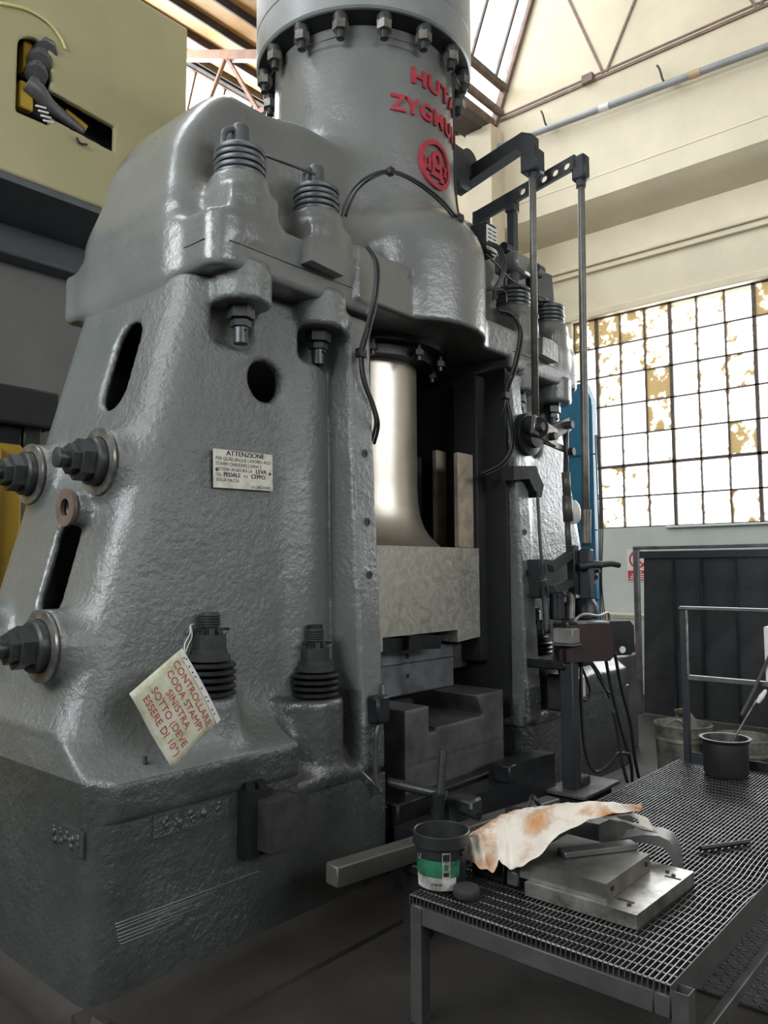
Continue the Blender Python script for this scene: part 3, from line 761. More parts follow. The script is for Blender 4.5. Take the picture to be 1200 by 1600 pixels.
for k in range(NB):
    if k % 2: continue
    a0, a1 = [2 * math.pi * (k + .35 + d) / NB for d in (0, 1)]
    tube('locking_wire', [P(XC + .69 * math.sin(a0), YC - .69 * math.cos(a0), 4.92), P(XC + .69 * math.sin(a1), YC - .69 * math.cos(a1), 4.92)], .004, BOLTST, H, n=4, sub=1)

# ---- raised red lettering and emblem wrapped round the barrel
def wrap(o, r0):
    for v in o.data.vertices:
        x, y, d = v.co
        a = x / r0
        v.co = ((r0 + d) * math.sin(a), -(r0 + d) * math.cos(a), y)
    o.location = (0, 0, 0)
def letters(body, size, xc, z, width):
    o = text('lettering', body, size, Matrix.Identity(4), REDP, H, depth=.012, align='CENTER', spacing=1.12, fat=.004)
    xs = [v.co.x for v in o.data.vertices]; s = width / (max(xs) - min(xs))
    mid = (max(xs) + min(xs)) / 2
    for v in o.data.vertices: v.co.x = (v.co.x - mid) * s + xc; v.co.y += z
    wrap(o, .622)
letters('HUTA', .145, .045, 4.71, .50)
letters('ZYGMUNT', .145, .035, 4.50, .78)
bm = bmesh.new()
def ringpoly(r0, r1, cx, cz, d, n=40, ex=1.0):
    for i in range(n):
        a0, a1 = 2 * math.pi * i / n, 2 * math.pi * (i + 1) / n
        q = [(cx + ex * r0 * math.cos(a0), cz + r0 * math.sin(a0)), (cx + ex * r1 * math.cos(a0), cz + r1 * math.sin(a0)), (cx + ex * r1 * math.cos(a1), cz + r1 * math.sin(a1)), (cx + ex * r0 * math.cos(a1), cz + r0 * math.sin(a1))]
        lo = [bm.verts.new((u, v, -.005)) for u, v in q]; hi = [bm.verts.new((u, v, d)) for u, v in q]
        bm.faces.new(hi); bm.faces.new((lo[1], lo[2], hi[2], hi[1])); bm.faces.new((lo[3], lo[0], hi[0], hi[3]))
ringpoly(.128, .158, 0, 0, .016)
ringpoly(.030, .062, 0.0, .03, .016, 28, .8)
for x0, x1, y0, y1 in ((-.055, .06, -.085, -.05), (.03, .075, -.105, -.075), (-.05, -.025, -.05, .03), (.025, .05, -.05, .03), (-.085, -.06, -.06, .02), (-.105, -.085, -.05, -.03), (-.12, -.10, -.06, .02), (.07, .11, .0, .018), (.075, .105, -.05, -.03), (.085, .10, -.03, .0)):
    add_box(bm, ((x0 + x1) / 2, (y0 + y1) / 2, .004), (x1 - x0, y1 - y0, .022))
em = bmobj('emblem', bm, REDP, H, smooth=False)
for v in em.data.vertices: v.co.y += 4.235
wrap(em, .622)

# ---- piston rod, ram, dies, props
m, nt, b = nodes('brushed_piston_steel')
n1 = noise(nt, 3, 3, .5, sq=(1, 1, 3)); r1 = ramp(nt, n1.outputs[0], [(.3, (.56, .51, .44)), (.7, (.66, .61, .53))]); nt.links.new(r1.outputs[0], b.inputs['Base Color'])
b.inputs['Metallic'].default_value = 0.85; b.inputs['Roughness'].default_value = .38; ROD = m
m, nt, b = nodes('swirl_ground_steel')
n1 = noise(nt, 9, 5, .6, dist=2.5); r1 = ramp(nt, n1.outputs[0], [(.32, (.34, .33, .285)), (.66, (.54, .525, .46))]); nt.links.new(r1.outputs[0], b.inputs['Base Color'])
b.inputs['Metallic'].default_value = 0.55; rr = ramp(nt, n1.outputs[0], [(.3, .38), (.7, .55)]); nt.links.new(rr.outputs[0], b.inputs['Roughness'])
bump(nt, b, n1.outputs[0], .05, .01); RAMM = m
lathe('piston_rod', [(.0, 0), (.515, 0), (.49, .02), (.44, .07), (.40, .13), (.372, .21), (.358, .30), (.352, .42), (.352, 1.34), (.0, 1.34)], P(XC, YC, 1.79), ROD, H, n=72)
lathe('gland_ring', [(.353, .0), (.47, 0), (.47, .07), (.55, .07), (.55, .12), (.353, .12)], P(XC, YC, 3.0), DARKST, H, n=48, close=True)
for k in range(10):
    a = 2 * math.pi * k / 10 + .2
    bm = bmesh.new(); add_hex(bm, (0, 0, -.03), (0, 0, 1), .038, .035); add_cyl(bm, (0, 0, -.06), (0, 0, .08), .02, n=10)
    g_ = bmobj('gland_bolt', bm, BOLTST, H); g_.location = P(XC + .515 * math.cos(a), YC + .515 * math.sin(a), 3.03)
bm = bmesh.new()
add_prism(bm, [(1.745, 1.17), (1.745, 1.79), (2.975, 1.79), (2.975, 1.19), (2.70, 1.17), (2.70, 1.25), (1.95, 1.25), (1.95, 1.17)], 1.02, frame_m(P(0, 1.32, 0), (1, 0, 0), (0, 0, 1)))
bmobj('ram', bm, RAMM, H, bevel=.014, seg=2)
for x0, x1 in ((2.975, 3.085), (1.635, 1.745)):
    box('ram_guide', P(x0, .52, 1.2), P(x1, 1.1, 1.788), DARKST, H, bevel=.01)
for sx in (1.70, 3.02):
    box('guide_rail', P(sx - .07, .30, 1.02), P(sx + .07, .50, 3.0), BLACK, H, bevel=.01)
for x0, x1 in ((3.055, 3.088), (1.632, 1.665)):
    box('guide_liner', P(x0, .13, .66), P(x1, 1.5, 3.04), BLACK, H, bevel=.004)
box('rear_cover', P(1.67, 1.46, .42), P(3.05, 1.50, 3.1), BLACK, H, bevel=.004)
# upper die with its key
ud = box('upper_die', P(1.93, .40, .87), P(2.79, 1.25, 1.06), DIEBL, H, bevel=.006)
box('die_holder', P(1.94, .405, 1.062), P(2.79, 1.25, 1.15), DIEBL, H, bevel=.004)
box('dovetail', P(1.97, .44, 1.15), P(2.68, 1.25, 1.25), DARKST, H, bevel=.004)
bm = bmesh.new(); add_prism(bm, [(-.17, -.04), (.15, -.055), (.165, .025), (-.16, .045)], .24, frame_m((0, .12, 0), (1, 0, 0), (0, 0, 1)))
k_ = bmobj('die_key', bm, DARKST, H, bevel=.008); k_.location = P(2.31, .38, 1.205)
k2 = k_.copy(); COL.objects.link(k2); k2.location = P(2.05, .42, 1.205); k2.scale = (.7, .9, 1)
box('ram_step', P(2.80, .45, .97), P(3.03, 1.2, 1.17), DIEST, H, bevel=.006)
for z in (1.105, .985):
    cyl('lifting_hole', P(2.30, .42, z), P(2.30, .397, z), .014, BLACK, H, n=12)
# lower die: block with a stepped front pocket
def lower_die():
    g = Grid((1.82, .02, .36), (2.92, 1.30, .90), .011)
    f = g.box((1.86, .06, .38), (2.865, 1.25, .868), .004)
    poc = smax(g.box((2.075, -.2, .735), (2.66, .62, 1.0), .0), g.slab((1, 0, .55), 2.63 + .55 * .735), .01)
    f = np.maximum(f, -poc)
    f = np.maximum(f, -g.box((2.075, -.2, .715), (2.15, .5, 1.0), .0))
    f = np.maximum(f, -g.box((1.85, .0, .55), (2.88, .068, .558)))
    return g.mesh('d', f)
dv, df_ = lower_die(); link('lower_die', mesh_np('lower_die', dv - [XC, YC, 0], df_), DIEST, H, 'edge')
# anvil: sow block, stepped front plate, wedge clamp with handle
box('anvil_block', P(1.64, .05, 0), P(3.08, 1.57, .40), DARKST, H, bevel=.01)
box('sow_block', P(1.70, -.02, .28), P(3.02, 1.4, .415), DARKST, H, bevel=.01)
bm = bmesh.new()
add_prism(bm, [(1.62, .02), (3.05, .02), (3.05, .47), (2.74, .485), (2.50, .485), (2.50, .40), (2.02, .40), (2.02, .33), (1.62, .33)], .14, frame_m(P(0, -.06, 0), (1, 0, 0), (0, 0, 1)))
bmobj('stepped_plate', bm, DARKST, H, bevel=.008)
box('plate_lug', P(2.46, -.23, .40), P(2.55, -.12, .50), DARKST, H, bevel=.008)
hn = cyl('clamp_bar', (1.671,0.020,0.530), (1.747,-0.300,0.503), .026, BOLTST, None, n=14); under(hn)
cb = box('clamp_block', P(1.865, -.37, .22), P(1.975, -.22, .46), BOLTST, H, bevel=.012)
hd = cyl('handle', P(*(1.729,-0.300,0.732)), P(*(1.676,-0.300,0.397)), .021, BOLTST, H, n=18)
cyl('handle_bore', P(*(1.730,-0.300,0.735)), P(*(1.729,-0.300,0.729)), .014, BLACK, H, n=14)
cyl('handle_socket', P(*(1.678,-0.300,0.528)), P(*(1.670,-0.300,0.373)), .035, DARKST, H, n=14)

# oil pipe down the near guide strip with its clamp block
OILP = simple('oily_pipe', (0.07, 0.075, 0.08), .3, .3, .3, 10, .1, 40)
tube('oil_pipe', [P(*(1.606,0.000,1.052)), P(*(1.582,-0.020,0.935)), P(*(1.520,-0.030,0.800)), P(*(1.503,-0.040,0.597)), P(*(1.524,-0.060,0.517))], .012, OILP, H, n=8)
cbk = box('pipe_clamp', P(1.50, -.06, .86), P(1.60, .02, 1.0), DARKST, H, bevel=.012)
tube('drip_pipe', [P(*(1.413,-0.030,0.642)), P(*(1.524,-0.060,0.524))], .006, PLATEST, H, n=6, sub=1)

# small plugs on the guide strips
for z in (2.27, 1.62, 1.9):
    y = -.03 + .047 * z
    for x in (1.555, 2 * XC - 1.555):
        lathe('strip_screw', [(.0, 0), (.022, 0), (.022, .006), (.011, .006), (.011, .002), (0, .002)], P(x, y + .001, z), BOLTST, H, axis=(0, -1, 0), n=14)

# ================================================================== control gear on the hammer
def Pt(t): return P(*t)
def plate(name, pts, thick, mat, parent=H, bevel=.004, n=(0, -1, 0)):
    """flat plate from 3-D outline points lying in one plane, given a thickness along n"""
    bm = bmesh.new(); n = Vector(n) * thick
    a = [bm.verts.new(Pt(p)) for p in pts]; b = [bm.verts.new(Pt(p) - n) for p in pts]
    bm.faces.new(a); bm.faces.new(b[::-1])
    for i in range(len(a)): bm.faces.new((a[i], b[i], b[(i + 1) % len(a)], a[(i + 1) % len(a)]))
    return bmobj(name, bm, mat, parent, bevel=bevel)
def bar(name, a, b, w_, t_, mat, parent=H, bevel=.005, updir=(0, 0, 1)):
    a, b = Pt(a), Pt(b); d = b - a
    z = d.normalized(); y = Vector(updir); y = (y - z * y.dot(z)).normalized(); x = y.cross(z)
    bm = bmesh.new(); add_box(bm, (0, 0, 0), (t_, w_, d.length))
    M = Matrix(((x.x, y.x, z.x, 0), (x.y, y.y, z.y, 0), (x.z, y.z, z.z, 0), (0, 0, 0, 1)))
    bmesh.ops.transform(bm, matrix=M, verts=bm.verts)
    o = bmobj(name, bm, mat, parent, bevel=bevel); o.location = (a + b) / 2; return o

# upper crank: valve shaft, cranked arm forward, long rod down
XA = 3.15
cyl('valve_shaft', P(XA - .22, .56, 4.66), P(XA + .10, .56, 4.66), .085, LEVER, H, n=22, bevel=.01)
box('valve_body', P(2.86, .42, 4.42), P(3.10, .78, 4.72), LEVER, H, bevel=.02)
lathe('shaft_collar', [(.03, 0), (.105, 0), (.105, .05), (.03, .05)], P(XA - .02, .50, 4.66), LEVER, H, axis=(0, -1, 0), n=24)
plate('crank_arm', [(XA, .60, 4.56), (XA, .02, 4.625), (XA, -.055, 4.56), (XA, -.055, 4.47), (XA, .01, 4.47), (XA, .01, 4.53), (XA, .04, 4.555), (XA, .60, 4.47)][::-1] if False else
      [(XA, .62, 4.50), (XA, .62, 4.62), (XA, .02, 4.74), (XA, -.06, 4.70), (XA, -.06, 4.48), (XA, .0, 4.48), (XA, .0, 4.60), (XA, .06, 4.635)], .10, LEVER, n=(-1, 0, 0), bevel=.01)
box('rod_clevis', P(XA - .015, -.10, 4.43), P(XA + .115, .03, 4.60), LEVER, H, bevel=.012)
R1a, R1b = (XA + .04, -.05, 4.45), (XA - .02, -.06, 2.66)
tube('control_rod', [Pt(R1a), Pt((XA + .02, -.05, 4.36)), Pt(R1b)], .024, RODST, H, n=14, sub=1)
cyl('rod_nut', Pt((XA + .04, -.05, 4.46)), Pt((XA + .035, -.05, 4.38)), .036, LEVER, H, n=6)
cyl('rod_joint', P(XA + .005, -.055, 3.40), P(XA + .005, -.055, 3.37), .027, BOLTST, H, n=12)

# perforated lever on its post, second rod down
XL = 3.42
L0, L1 = Vector((XL, .59, 4.37)), Vector((XL, -.27, 4.525))
def perforated_lever():
    d = (L1 - L0); L = d.length; u = d.normalized()
    bm = bmesh.new(); n = 40
    hs = [.43 + .092 * k for k in range(5)]           # hole centres along the lever
    M = frame_m(P(*L0), u, (0, 0, 1))
    rows = []
    # build plate as strips between holes: outline quads around octagonal holes
    cur = 0.0; wv = .050; r = .029
    def quadprism(pts):
        add_prism(bm, pts, .03, M)
    x0 = 0.0
    for c in hs:
        c *= 1.0; a = c - .042; b = c + .042
        quadprism([(x0, -wv), (a, -wv), (a, wv), (x0, wv)])
        k = 12; ring = [(c + r * math.cos(2 * math.pi * i / k), r * math.sin(2 * math.pi * i / k)) for i in range(k)]
        outer = []
        for i in range(k):
            t = 2 * math.pi * i / k; cx, sx = math.cos(t), math.sin(t)
            s = min(.042 / abs(cx) if abs(cx) > 1e-6 else 9, wv / abs(sx) if abs(sx) > 1e-6 else 9)
            outer.append((c + cx * s, sx * s))
        corners = {1: (b, wv), 4: (a, wv), 7: (a, -wv), 10: (b, -wv)}
        for i in range(k):
            j = (i + 1) % k
            pts = [ring[i], outer[i]] + ([corners[i]] if i in corners else []) + [outer[j], ring[j]]
            quadprism(pts)
        x0 = b
    quadprism([(x0, -wv), (L, -wv), (L, wv), (x0, wv)])
    return bmobj('perforated_lever', bm, LEVER, H, smooth=False)
perforated_lever()
LP = L0 + (L1 - L0) * .36
box('lever_fork', P(XL - .03, LP.y - .04, LP.z - .10), P(XL + .06, LP.y + .04, LP.z + .05), LEVER, H, bevel=.008)
box('lever_post', P(XL - .02, LP.y - .03, 3.98), P(XL + .05, LP.y + .03, LP.z - .06), LEVER, H, bevel=.006)
box('post_bracket', P(XL - .10, LP.y - .10, 3.84), P(XL + .14, LP.y + .10, 3.99), PAINT_S, H, bevel=.02)
cyl('bracket_roller', P(XL + .13, LP.y - .11, 3.90), P(XL + .22, LP.y - .11, 3.90), .05, DARKST, H, n=16)
cyl('bracket_roller', P(XL - .12, LP.y, 4.02), P(XL - .02, LP.y, 4.02), .04, DARKST, H, n=16)
box('lever_clamp', P(XL - .03, .50, 4.30), P(XL + .06, .62, 4.43), LEVER, H, bevel=.01)
box('rod_clevis', P(XL - .03, -.34, 4.38), P(XL + .06, -.23, 4.57), LEVER, H, bevel=.02)
tube('control_rod', [P(XL + .015, -.285, 4.39), P(XL + .015, -.285, 4.30), P(XL, -.275, 2.40), P(XL - .01, -.272, 1.80)], .026, RODST, H, n=14, sub=1)
cyl('rod_nut', P(XL + .015, -.285, 4.41), P(XL + .015, -.285, 4.34), .038, LEVER, H, n=6)
cyl('rod_sleeve', P(XL - .004, -.275, 2.05), P(XL - .01, -.272, 1.82), .034, RODST, H, n=12)
box('rod_fork', P(XL - .045, -.31, 1.44), P(XL + .035, -.23, 1.78), LEVER, H, bevel=.01)

# boiler-plate bracket and teal motor at the far end of the head
TEAL = simple('teal_motor_paint', (0.03, 0.085, 0.10), .35, 0, .3, 6, .08, 30)
mo = cyl('motor', P(4.05, .62, 3.72), P(4.42, .62, 3.72), .15, TEAL, H, n=28, bevel=.015)
for dx in (-.17, -.05, .07, .17):
    lathe('motor_rib', [(.14, 0), (.172, 0), (.172, .03), (.14, .03)], (dx - .015, 0, 0), TEAL if dx > -.1 else LEVER, mo, axis=(1, 0, 0), n=28)
box('motor_bracket', P(3.92, .40, 3.62), P(4.06, .62, 4.02), PAINT_S, H, bevel=.02)
plate('bracket_plate', [(3.640,0.200,3.936), (3.879,0.200,3.954), (3.912,0.200,3.757), (3.670,0.200,3.693)], .10, LEVER, n=(0, -1, 0), bevel=.01)

# junction box with its data plate and cables over the head
jb = box('junction_box', P(2.80, .10, 3.78), P(2.93, .24, 4.00), DARKST, H, bevel=.01)
dp = box('data_plate', P(2.80, .092, 3.80), P(2.925, .099, 3.97), WHITE, H, bevel=.001)
for k in range(5):
    for j in range(2):
        box('data_line', P(2.812 + .056 * j, .0885, 3.825 + .028 * k), P(2.855 + .056 * j, .0915, 3.833 + .028 * k), BLACK, dp, bevel=0).location = (-.03 + .056 * j, -.004, -.055 + .028 * k)
def onbul(px_, z):  # not used for shapes; cables follow the casting
    return None
CABR = .0075
tube('cable', [Pt(t) for t in ((1.444,0.150,3.542), (1.472,0.100,3.698), (1.524,0.020,3.778), (1.677,-0.010,3.860), (1.893,-0.020,3.885), (2.125,-0.030,3.852), (2.378,0.020,3.824), (2.657,0.080,3.822))], CABR, CABLE, H)
tube('cable', [Pt(t) for t in ((1.484,0.150,3.581), (1.513,0.100,3.714), (1.550,0.020,3.777), (1.688,-0.010,3.853), (1.893,-0.020,3.869), (2.124,-0.030,3.828), (2.378,0.020,3.795), (2.657,0.080,3.787))], CABR, CABLE, H)
box('cable_clip', P(1.83, -.02, 3.80), P(1.87, .02, 3.84), DARKST, H, bevel=.004).location = Pt((1.665,-0.020,3.848))
box('cable_clip', P(0, 0, 0), P(.05, .05, .05), DARKST, H, bevel=.004).location = Pt((2.343,0.000,3.819))
tube('cable', [Pt(t) for t in ((2.512,0.160,5.073), (2.539,0.170,4.647), (2.504,0.140,4.228), (2.409,0.060,3.952), (2.406,0.030,3.837))], CABR, CABLE, H)
for k in range(4):
    tube('cable', [Pt(t) for t in ((2.336,0.000,3.816), (2.476,0.040,3.801), (2.672,0.090,3.825))], CABR * .9, CABLE, H).location = (-.0 + .012 * k, .0, -.018 * k)
for k, (a, b_) in enumerate(((0, 0), (8, 4), (15, 10))):
    tube('cable', [Pt(t) for t in ((2.717,0.060,3.801), (2.826,0.040,3.794), (2.879,0.030,3.711), (2.876,0.040,3.615), (2.857,0.080,3.531), (2.870,0.100,3.459))], CABR * .9, CABLE, H).location = (.022 * k, 0, .012 * k)
tube('cable', [Pt(t) for t in ((2.738,0.060,3.729), (2.885,0.080,3.717), (3.154,0.120,3.687), (3.418,0.120,3.680), (3.654,0.120,3.680))], CABR, CABLE, H)
# cables down the near guide strip
for k in range(2):
    tube('cable', [Pt(t) for t in ((1.468,-0.020,3.359), (1.501,-0.050,3.273), (1.495,-0.050,3.115), (1.483,-0.010,2.948), (1.482,0.040,2.809), (1.507,0.050,2.670), (1.589,0.060,2.546), (1.636,0.070,2.449), (1.655,0.120,2.351))], .009, CABLE, H).location = (.024 * k, 0, -.01 * k)
box('cable_clip', P(0, 0, 0), P(.06, .04, .05), DARKST, H, bevel=.005).location = Pt((1.497,0.050,2.800))
# cables down the far guide strip
for k in range(2):
    tube('cable', [Pt(t) for t in ((2.806,0.020,3.359), (2.900,-0.030,3.341), (2.994,-0.030,3.240), (2.946,-0.010,3.014), (2.933,0.050,2.847), (2.977,0.050,2.679), (3.020,0.060,2.511), (2.959,0.100,2.368), (2.852,0.200,2.288))], .010, CABLE, H).location = (.03 * k, 0, -.012 * k)
tube('cable', [Pt(t) for t in ((2.933,0.050,2.847), (2.921,0.060,2.716), (2.925,0.150,2.632))], .006, CABLE, H)
box('cable_clip', P(0, 0, 0), P(.07, .04, .05), DARKST, H, bevel=.005).location = Pt((2.932,0.050,2.812))
tube('cable', [Pt(t) for t in ((2.702,0.080,3.484), (2.779,0.050,3.502), (2.921,0.040,3.526), (2.951,0.050,3.460))], .010, CABLE, H)

# rocker on the far frame: disc, knob, toggle plates, thin rod down
FY = .02
lathe('rocker_disc', [(.0, 0), (.15, 0), (.15, .06), (.10, .075), (.10, .11), (0, .11)], P(*(3.240,0.100,2.587)), LEVER, H, axis=(0, -1, 0), n=30)
cyl('rocker_shaft', P(*(3.277,0.100,2.661)), P(*(3.034,-0.140,2.584)), .07, DARKST, H, n=20, bevel=.008)
bar('toggle_plate', (2.986,-0.120,2.606), (3.295,-0.120,2.546), .13, .03, PLATEST, updir=(0, 0, 1))
bar('toggle_plate', (3.243,-0.100,2.573), (3.534,-0.100,2.685), .10, .03, DIEST, updir=(0, 0, 1))
bar('toggle_link', (3.206,-0.080,2.526), (3.525,-0.080,2.496), .05, .02, PLATEST)
for px_ in ((3.025,-0.150,2.586), (3.195,-0.150,2.544), (3.457,-0.140,2.660), (3.506,-0.120,2.476)):
    c_ = Pt(px_); cyl('pivot_pin', c_ + Vector((0, .03, 0)), c_ + Vector((0, -.03, 0)), .028, BOLTST, H, n=12)
tube('push_rod', [Pt((3.495,-0.100,2.666)), Pt((3.470,-0.100,2.319))], .018, RODST, H, n=10, sub=1)
tube('push_rod', [Pt((3.470,-0.100,2.328)), Pt((3.482,-0.100,2.160))], .030, RODST, H, n=12, sub=1)
tube('push_rod', [Pt((3.482,-0.100,2.160)), Pt((3.492,-0.100,1.979))], .036, RODST, H, n=12, sub=1)
tube('push_rod', [Pt((3.483,-0.100,1.979)), Pt((3.493,-0.100,1.776))], .022, RODST, H, n=12, sub=1)
lathe('lamp_globe', [(.0, -.09), (.04, -.085), (.062, -.05), (.066, 0), (.055, .05), (.03, .085), (0, .09)], P(*(3.746,0.000,2.066)), WHITE, H, n=20)
plate('pedal_bracket', [(2.974,0.020,2.336), (3.270,0.020,2.365), (3.295,0.020,2.322), (3.372,0.020,2.238), (3.333,0.020,2.149), (3.238,0.020,2.196), (3.171,0.020,2.266), (2.971,0.020,2.241)], .10, BLACK, bevel=.008)
tube('thin_rod', [Pt((3.141,-0.060,2.161)), Pt((3.134,-0.080,1.771)), Pt((3.143,-0.100,1.578)), Pt((3.135,-0.120,1.218))], .012, BOLTST, H, n=8)
tube('thin_rod', [Pt((3.082,-0.120,1.579)), Pt((3.103,-0.120,1.473)), Pt((3.091,-0.140,1.222))], .022, BOLTST, H, n=8)
# lever quadrant with handle
bar('quadrant_arm', (3.043,-0.200,1.650), (3.394,-0.200,1.768), .055, .05, LEVER)
bar('quadrant_arm', (3.062,-0.200,1.513), (3.469,-0.200,1.574), .055, .05, LEVER)
bar('quadrant_post', (3.349,-0.200,1.807), (3.371,-0.200,1.476), .06, .075, LEVER, updir=(0, -1, 0))
for q_, (a_, b_) in enumerate((((3.402,-0.200,1.746), (3.611,-0.200,1.685)), ((3.611,-0.200,1.685), (3.596,-0.200,1.586)), ((3.596,-0.200,1.586), (3.427,-0.200,1.487)))):
    bar('quadrant_arc', a_, b_, .05, .05, LEVER)
for t_ in ((3.650,-0.200,1.676), (3.658,-0.200,1.631), (3.635,-0.200,1.586), (3.584,-0.200,1.550), (3.524,-0.200,1.516), (3.465,-0.200,1.482)):
    lathe('quadrant_tooth', [(0, 0), (.016, 0), (.014, .05), (0, .05)], Pt(t_), DIEST, H, axis=(0, -1, 0), n=8)
lathe('quadrant_hub', [(.0, 0), (.055, 0), (.055, .09), (.03, .1), (0, .1)], P(*(3.473,-0.180,1.627)), DARKST, H, axis=(0, -1, 0), n=18)
tube('lever_handle', [Pt((3.327,-0.260,1.662)), Pt((3.395,-0.320,1.675)), Pt((3.456,-0.360,1.671))], .026, LEVER, H, n=10)
tube('handle_grip', [Pt((3.438,-0.350,1.671)), Pt((3.563,-0.380,1.679)), Pt((3.641,-0.400,1.670))], .020, BLACK, H, n=10)
box('quadrant_support', P(*(3.175,-0.050,1.448)), P(*(3.663,0.100,1.711)), LEVER, H, bevel=.01)
for a, b_, r in (((3.213,-0.150,1.492), (3.206,-0.150,1.309), .05), ((3.354,-0.180,1.489), (3.346,-0.180,1.303), .028), ((3.600,-0.150,1.437), (3.612,-0.150,1.288), .055)):
    cyl('stand_pin', P(*a), P(*b_), r, DARKST if r > .03 else PLATEST, H, n=16, bevel=.006)
lathe('spring_cup', [(.05, 0), (.10, .0), (.095, .08), (.06, .14), (.03, .15), (0, .15)], P(*(3.613,-0.150,1.301)), DARKST, H, n=20)

# guard box over the pedal valve (dark red sides, bare top)
REDB = simple('dark_red_guard_paint', (0.020, 0.0065, 0.008), .6, 0, .3, 6, .1, 30)
def guard_box():
    a = [(2.940,-0.120,1.321), (3.150,-0.250,1.299), (3.451,-0.420,1.256)]
    o = box('guard_box', P(3.10, -.42, 1.06), P(3.52, -.02, 1.29), REDB, H, bevel=.02, seg=2); return o
gb = prism('guard_cover', [(0, 0), (.31, 0), (.34, .03), (.34, .20), (.31, .235), (0, .235)], .17, frame_m(P(3.10, -.18, 1.055), (.83, -.55, 0), (0, 0, 1)), REDB, H, bevel=.01)
prism('cover_top', [(0, 0), (.31, 0), (.31, .012), (0, .012)], .165, frame_m(P(3.11, -.182, 1.293), (.83, -.55, 0), (0, 0, 1)), PLATEST, H)
prism('guard_cover', [(0, 0), (.53, 0), (.56, .03), (.56, .20), (.53, .235), (0, .235)], .10, frame_m(P(3.33, -.06, 1.05), (.83, -.55, 0), (0, 0, 1)), BLACK, H, bevel=.01)
lathe('cover_screw', [(0, 0), (.022, 0), (.022, .008), (0, .008)], P(*(3.389,-0.520,1.119)), WHITE, H, axis=(-.55, -.83, 0), n=14)
box('valve_support', P(3.02, -.30, 1.0), P(3.42, -.02, 1.06), DARKST, H, bevel=.01)
# air hoses and conduits hanging below the guard
for i, pts in enumerate((
    ((3.387,-0.400,1.082), (3.470,-0.400,0.850), (3.585,-0.400,0.602), (3.697,-0.420,0.329), (3.720,-0.420,0.187)),
    ((3.534,-0.400,1.087), (3.639,-0.400,0.809), (3.760,-0.400,0.575), (3.818,-0.400,0.325), (3.874,-0.400,0.183)),
    ((3.448,-0.420,0.708), (3.494,-0.430,0.535), (3.521,-0.440,0.365), (3.593,-0.440,0.217)),
    ((3.267,-0.300,1.110), (3.200,-0.320,0.936), (3.185,-0.330,0.653), (3.208,-0.340,0.448), (3.288,-0.360,0.330), (3.393,-0.400,0.362), (3.499,-0.420,0.416), (3.625,-0.440,0.396)),
    ((3.275,-0.250,1.123), (3.441,-0.280,0.992), (3.543,-0.320,0.834), (3.554,-0.360,0.794)),
    ((3.230,-0.250,1.118), (3.337,-0.270,0.959), (3.404,-0.280,0.825), (3.335,-0.280,0.770), (3.305,-0.250,0.813)),
    ((3.064,-0.200,1.137), (3.097,-0.220,0.979), (3.140,-0.240,0.853), (3.321,-0.240,0.726)),
    ((3.340,-0.240,1.126), (3.534,-0.280,0.940), (3.608,-0.320,0.761)),
    ((3.291,-0.220,1.001), (3.350,-0.220,0.890), (3.349,-0.240,0.743)))):
    tube('hose', [Pt(t) for t in pts], .011 if i < 4 else .009, CABLE, H)
tube('hose', [Pt(t) for t in ((3.121,-0.300,1.237), (3.130,-0.320,1.311), (3.237,-0.330,1.348), (3.431,-0.340,1.330), (3.664,-0.300,1.336), (3.723,-0.280,1.256))], .009, simple('grey_hose', (.25, .26, .27), .5, 0, .1, 5, 0), H)
box('valve_tag', P(3.05, -.262, .80), P(3.13, -.258, .92), WHITE, H, bevel=0).location = Pt((3.452,-0.200,0.833))
# wedge blocks on the far foot
wb2 = mirror_x(wb_)
box('valve_cylinder', P(3.30, -.16, .68), P(3.44, .0, .93), BOLTST, H, bevel=.02)

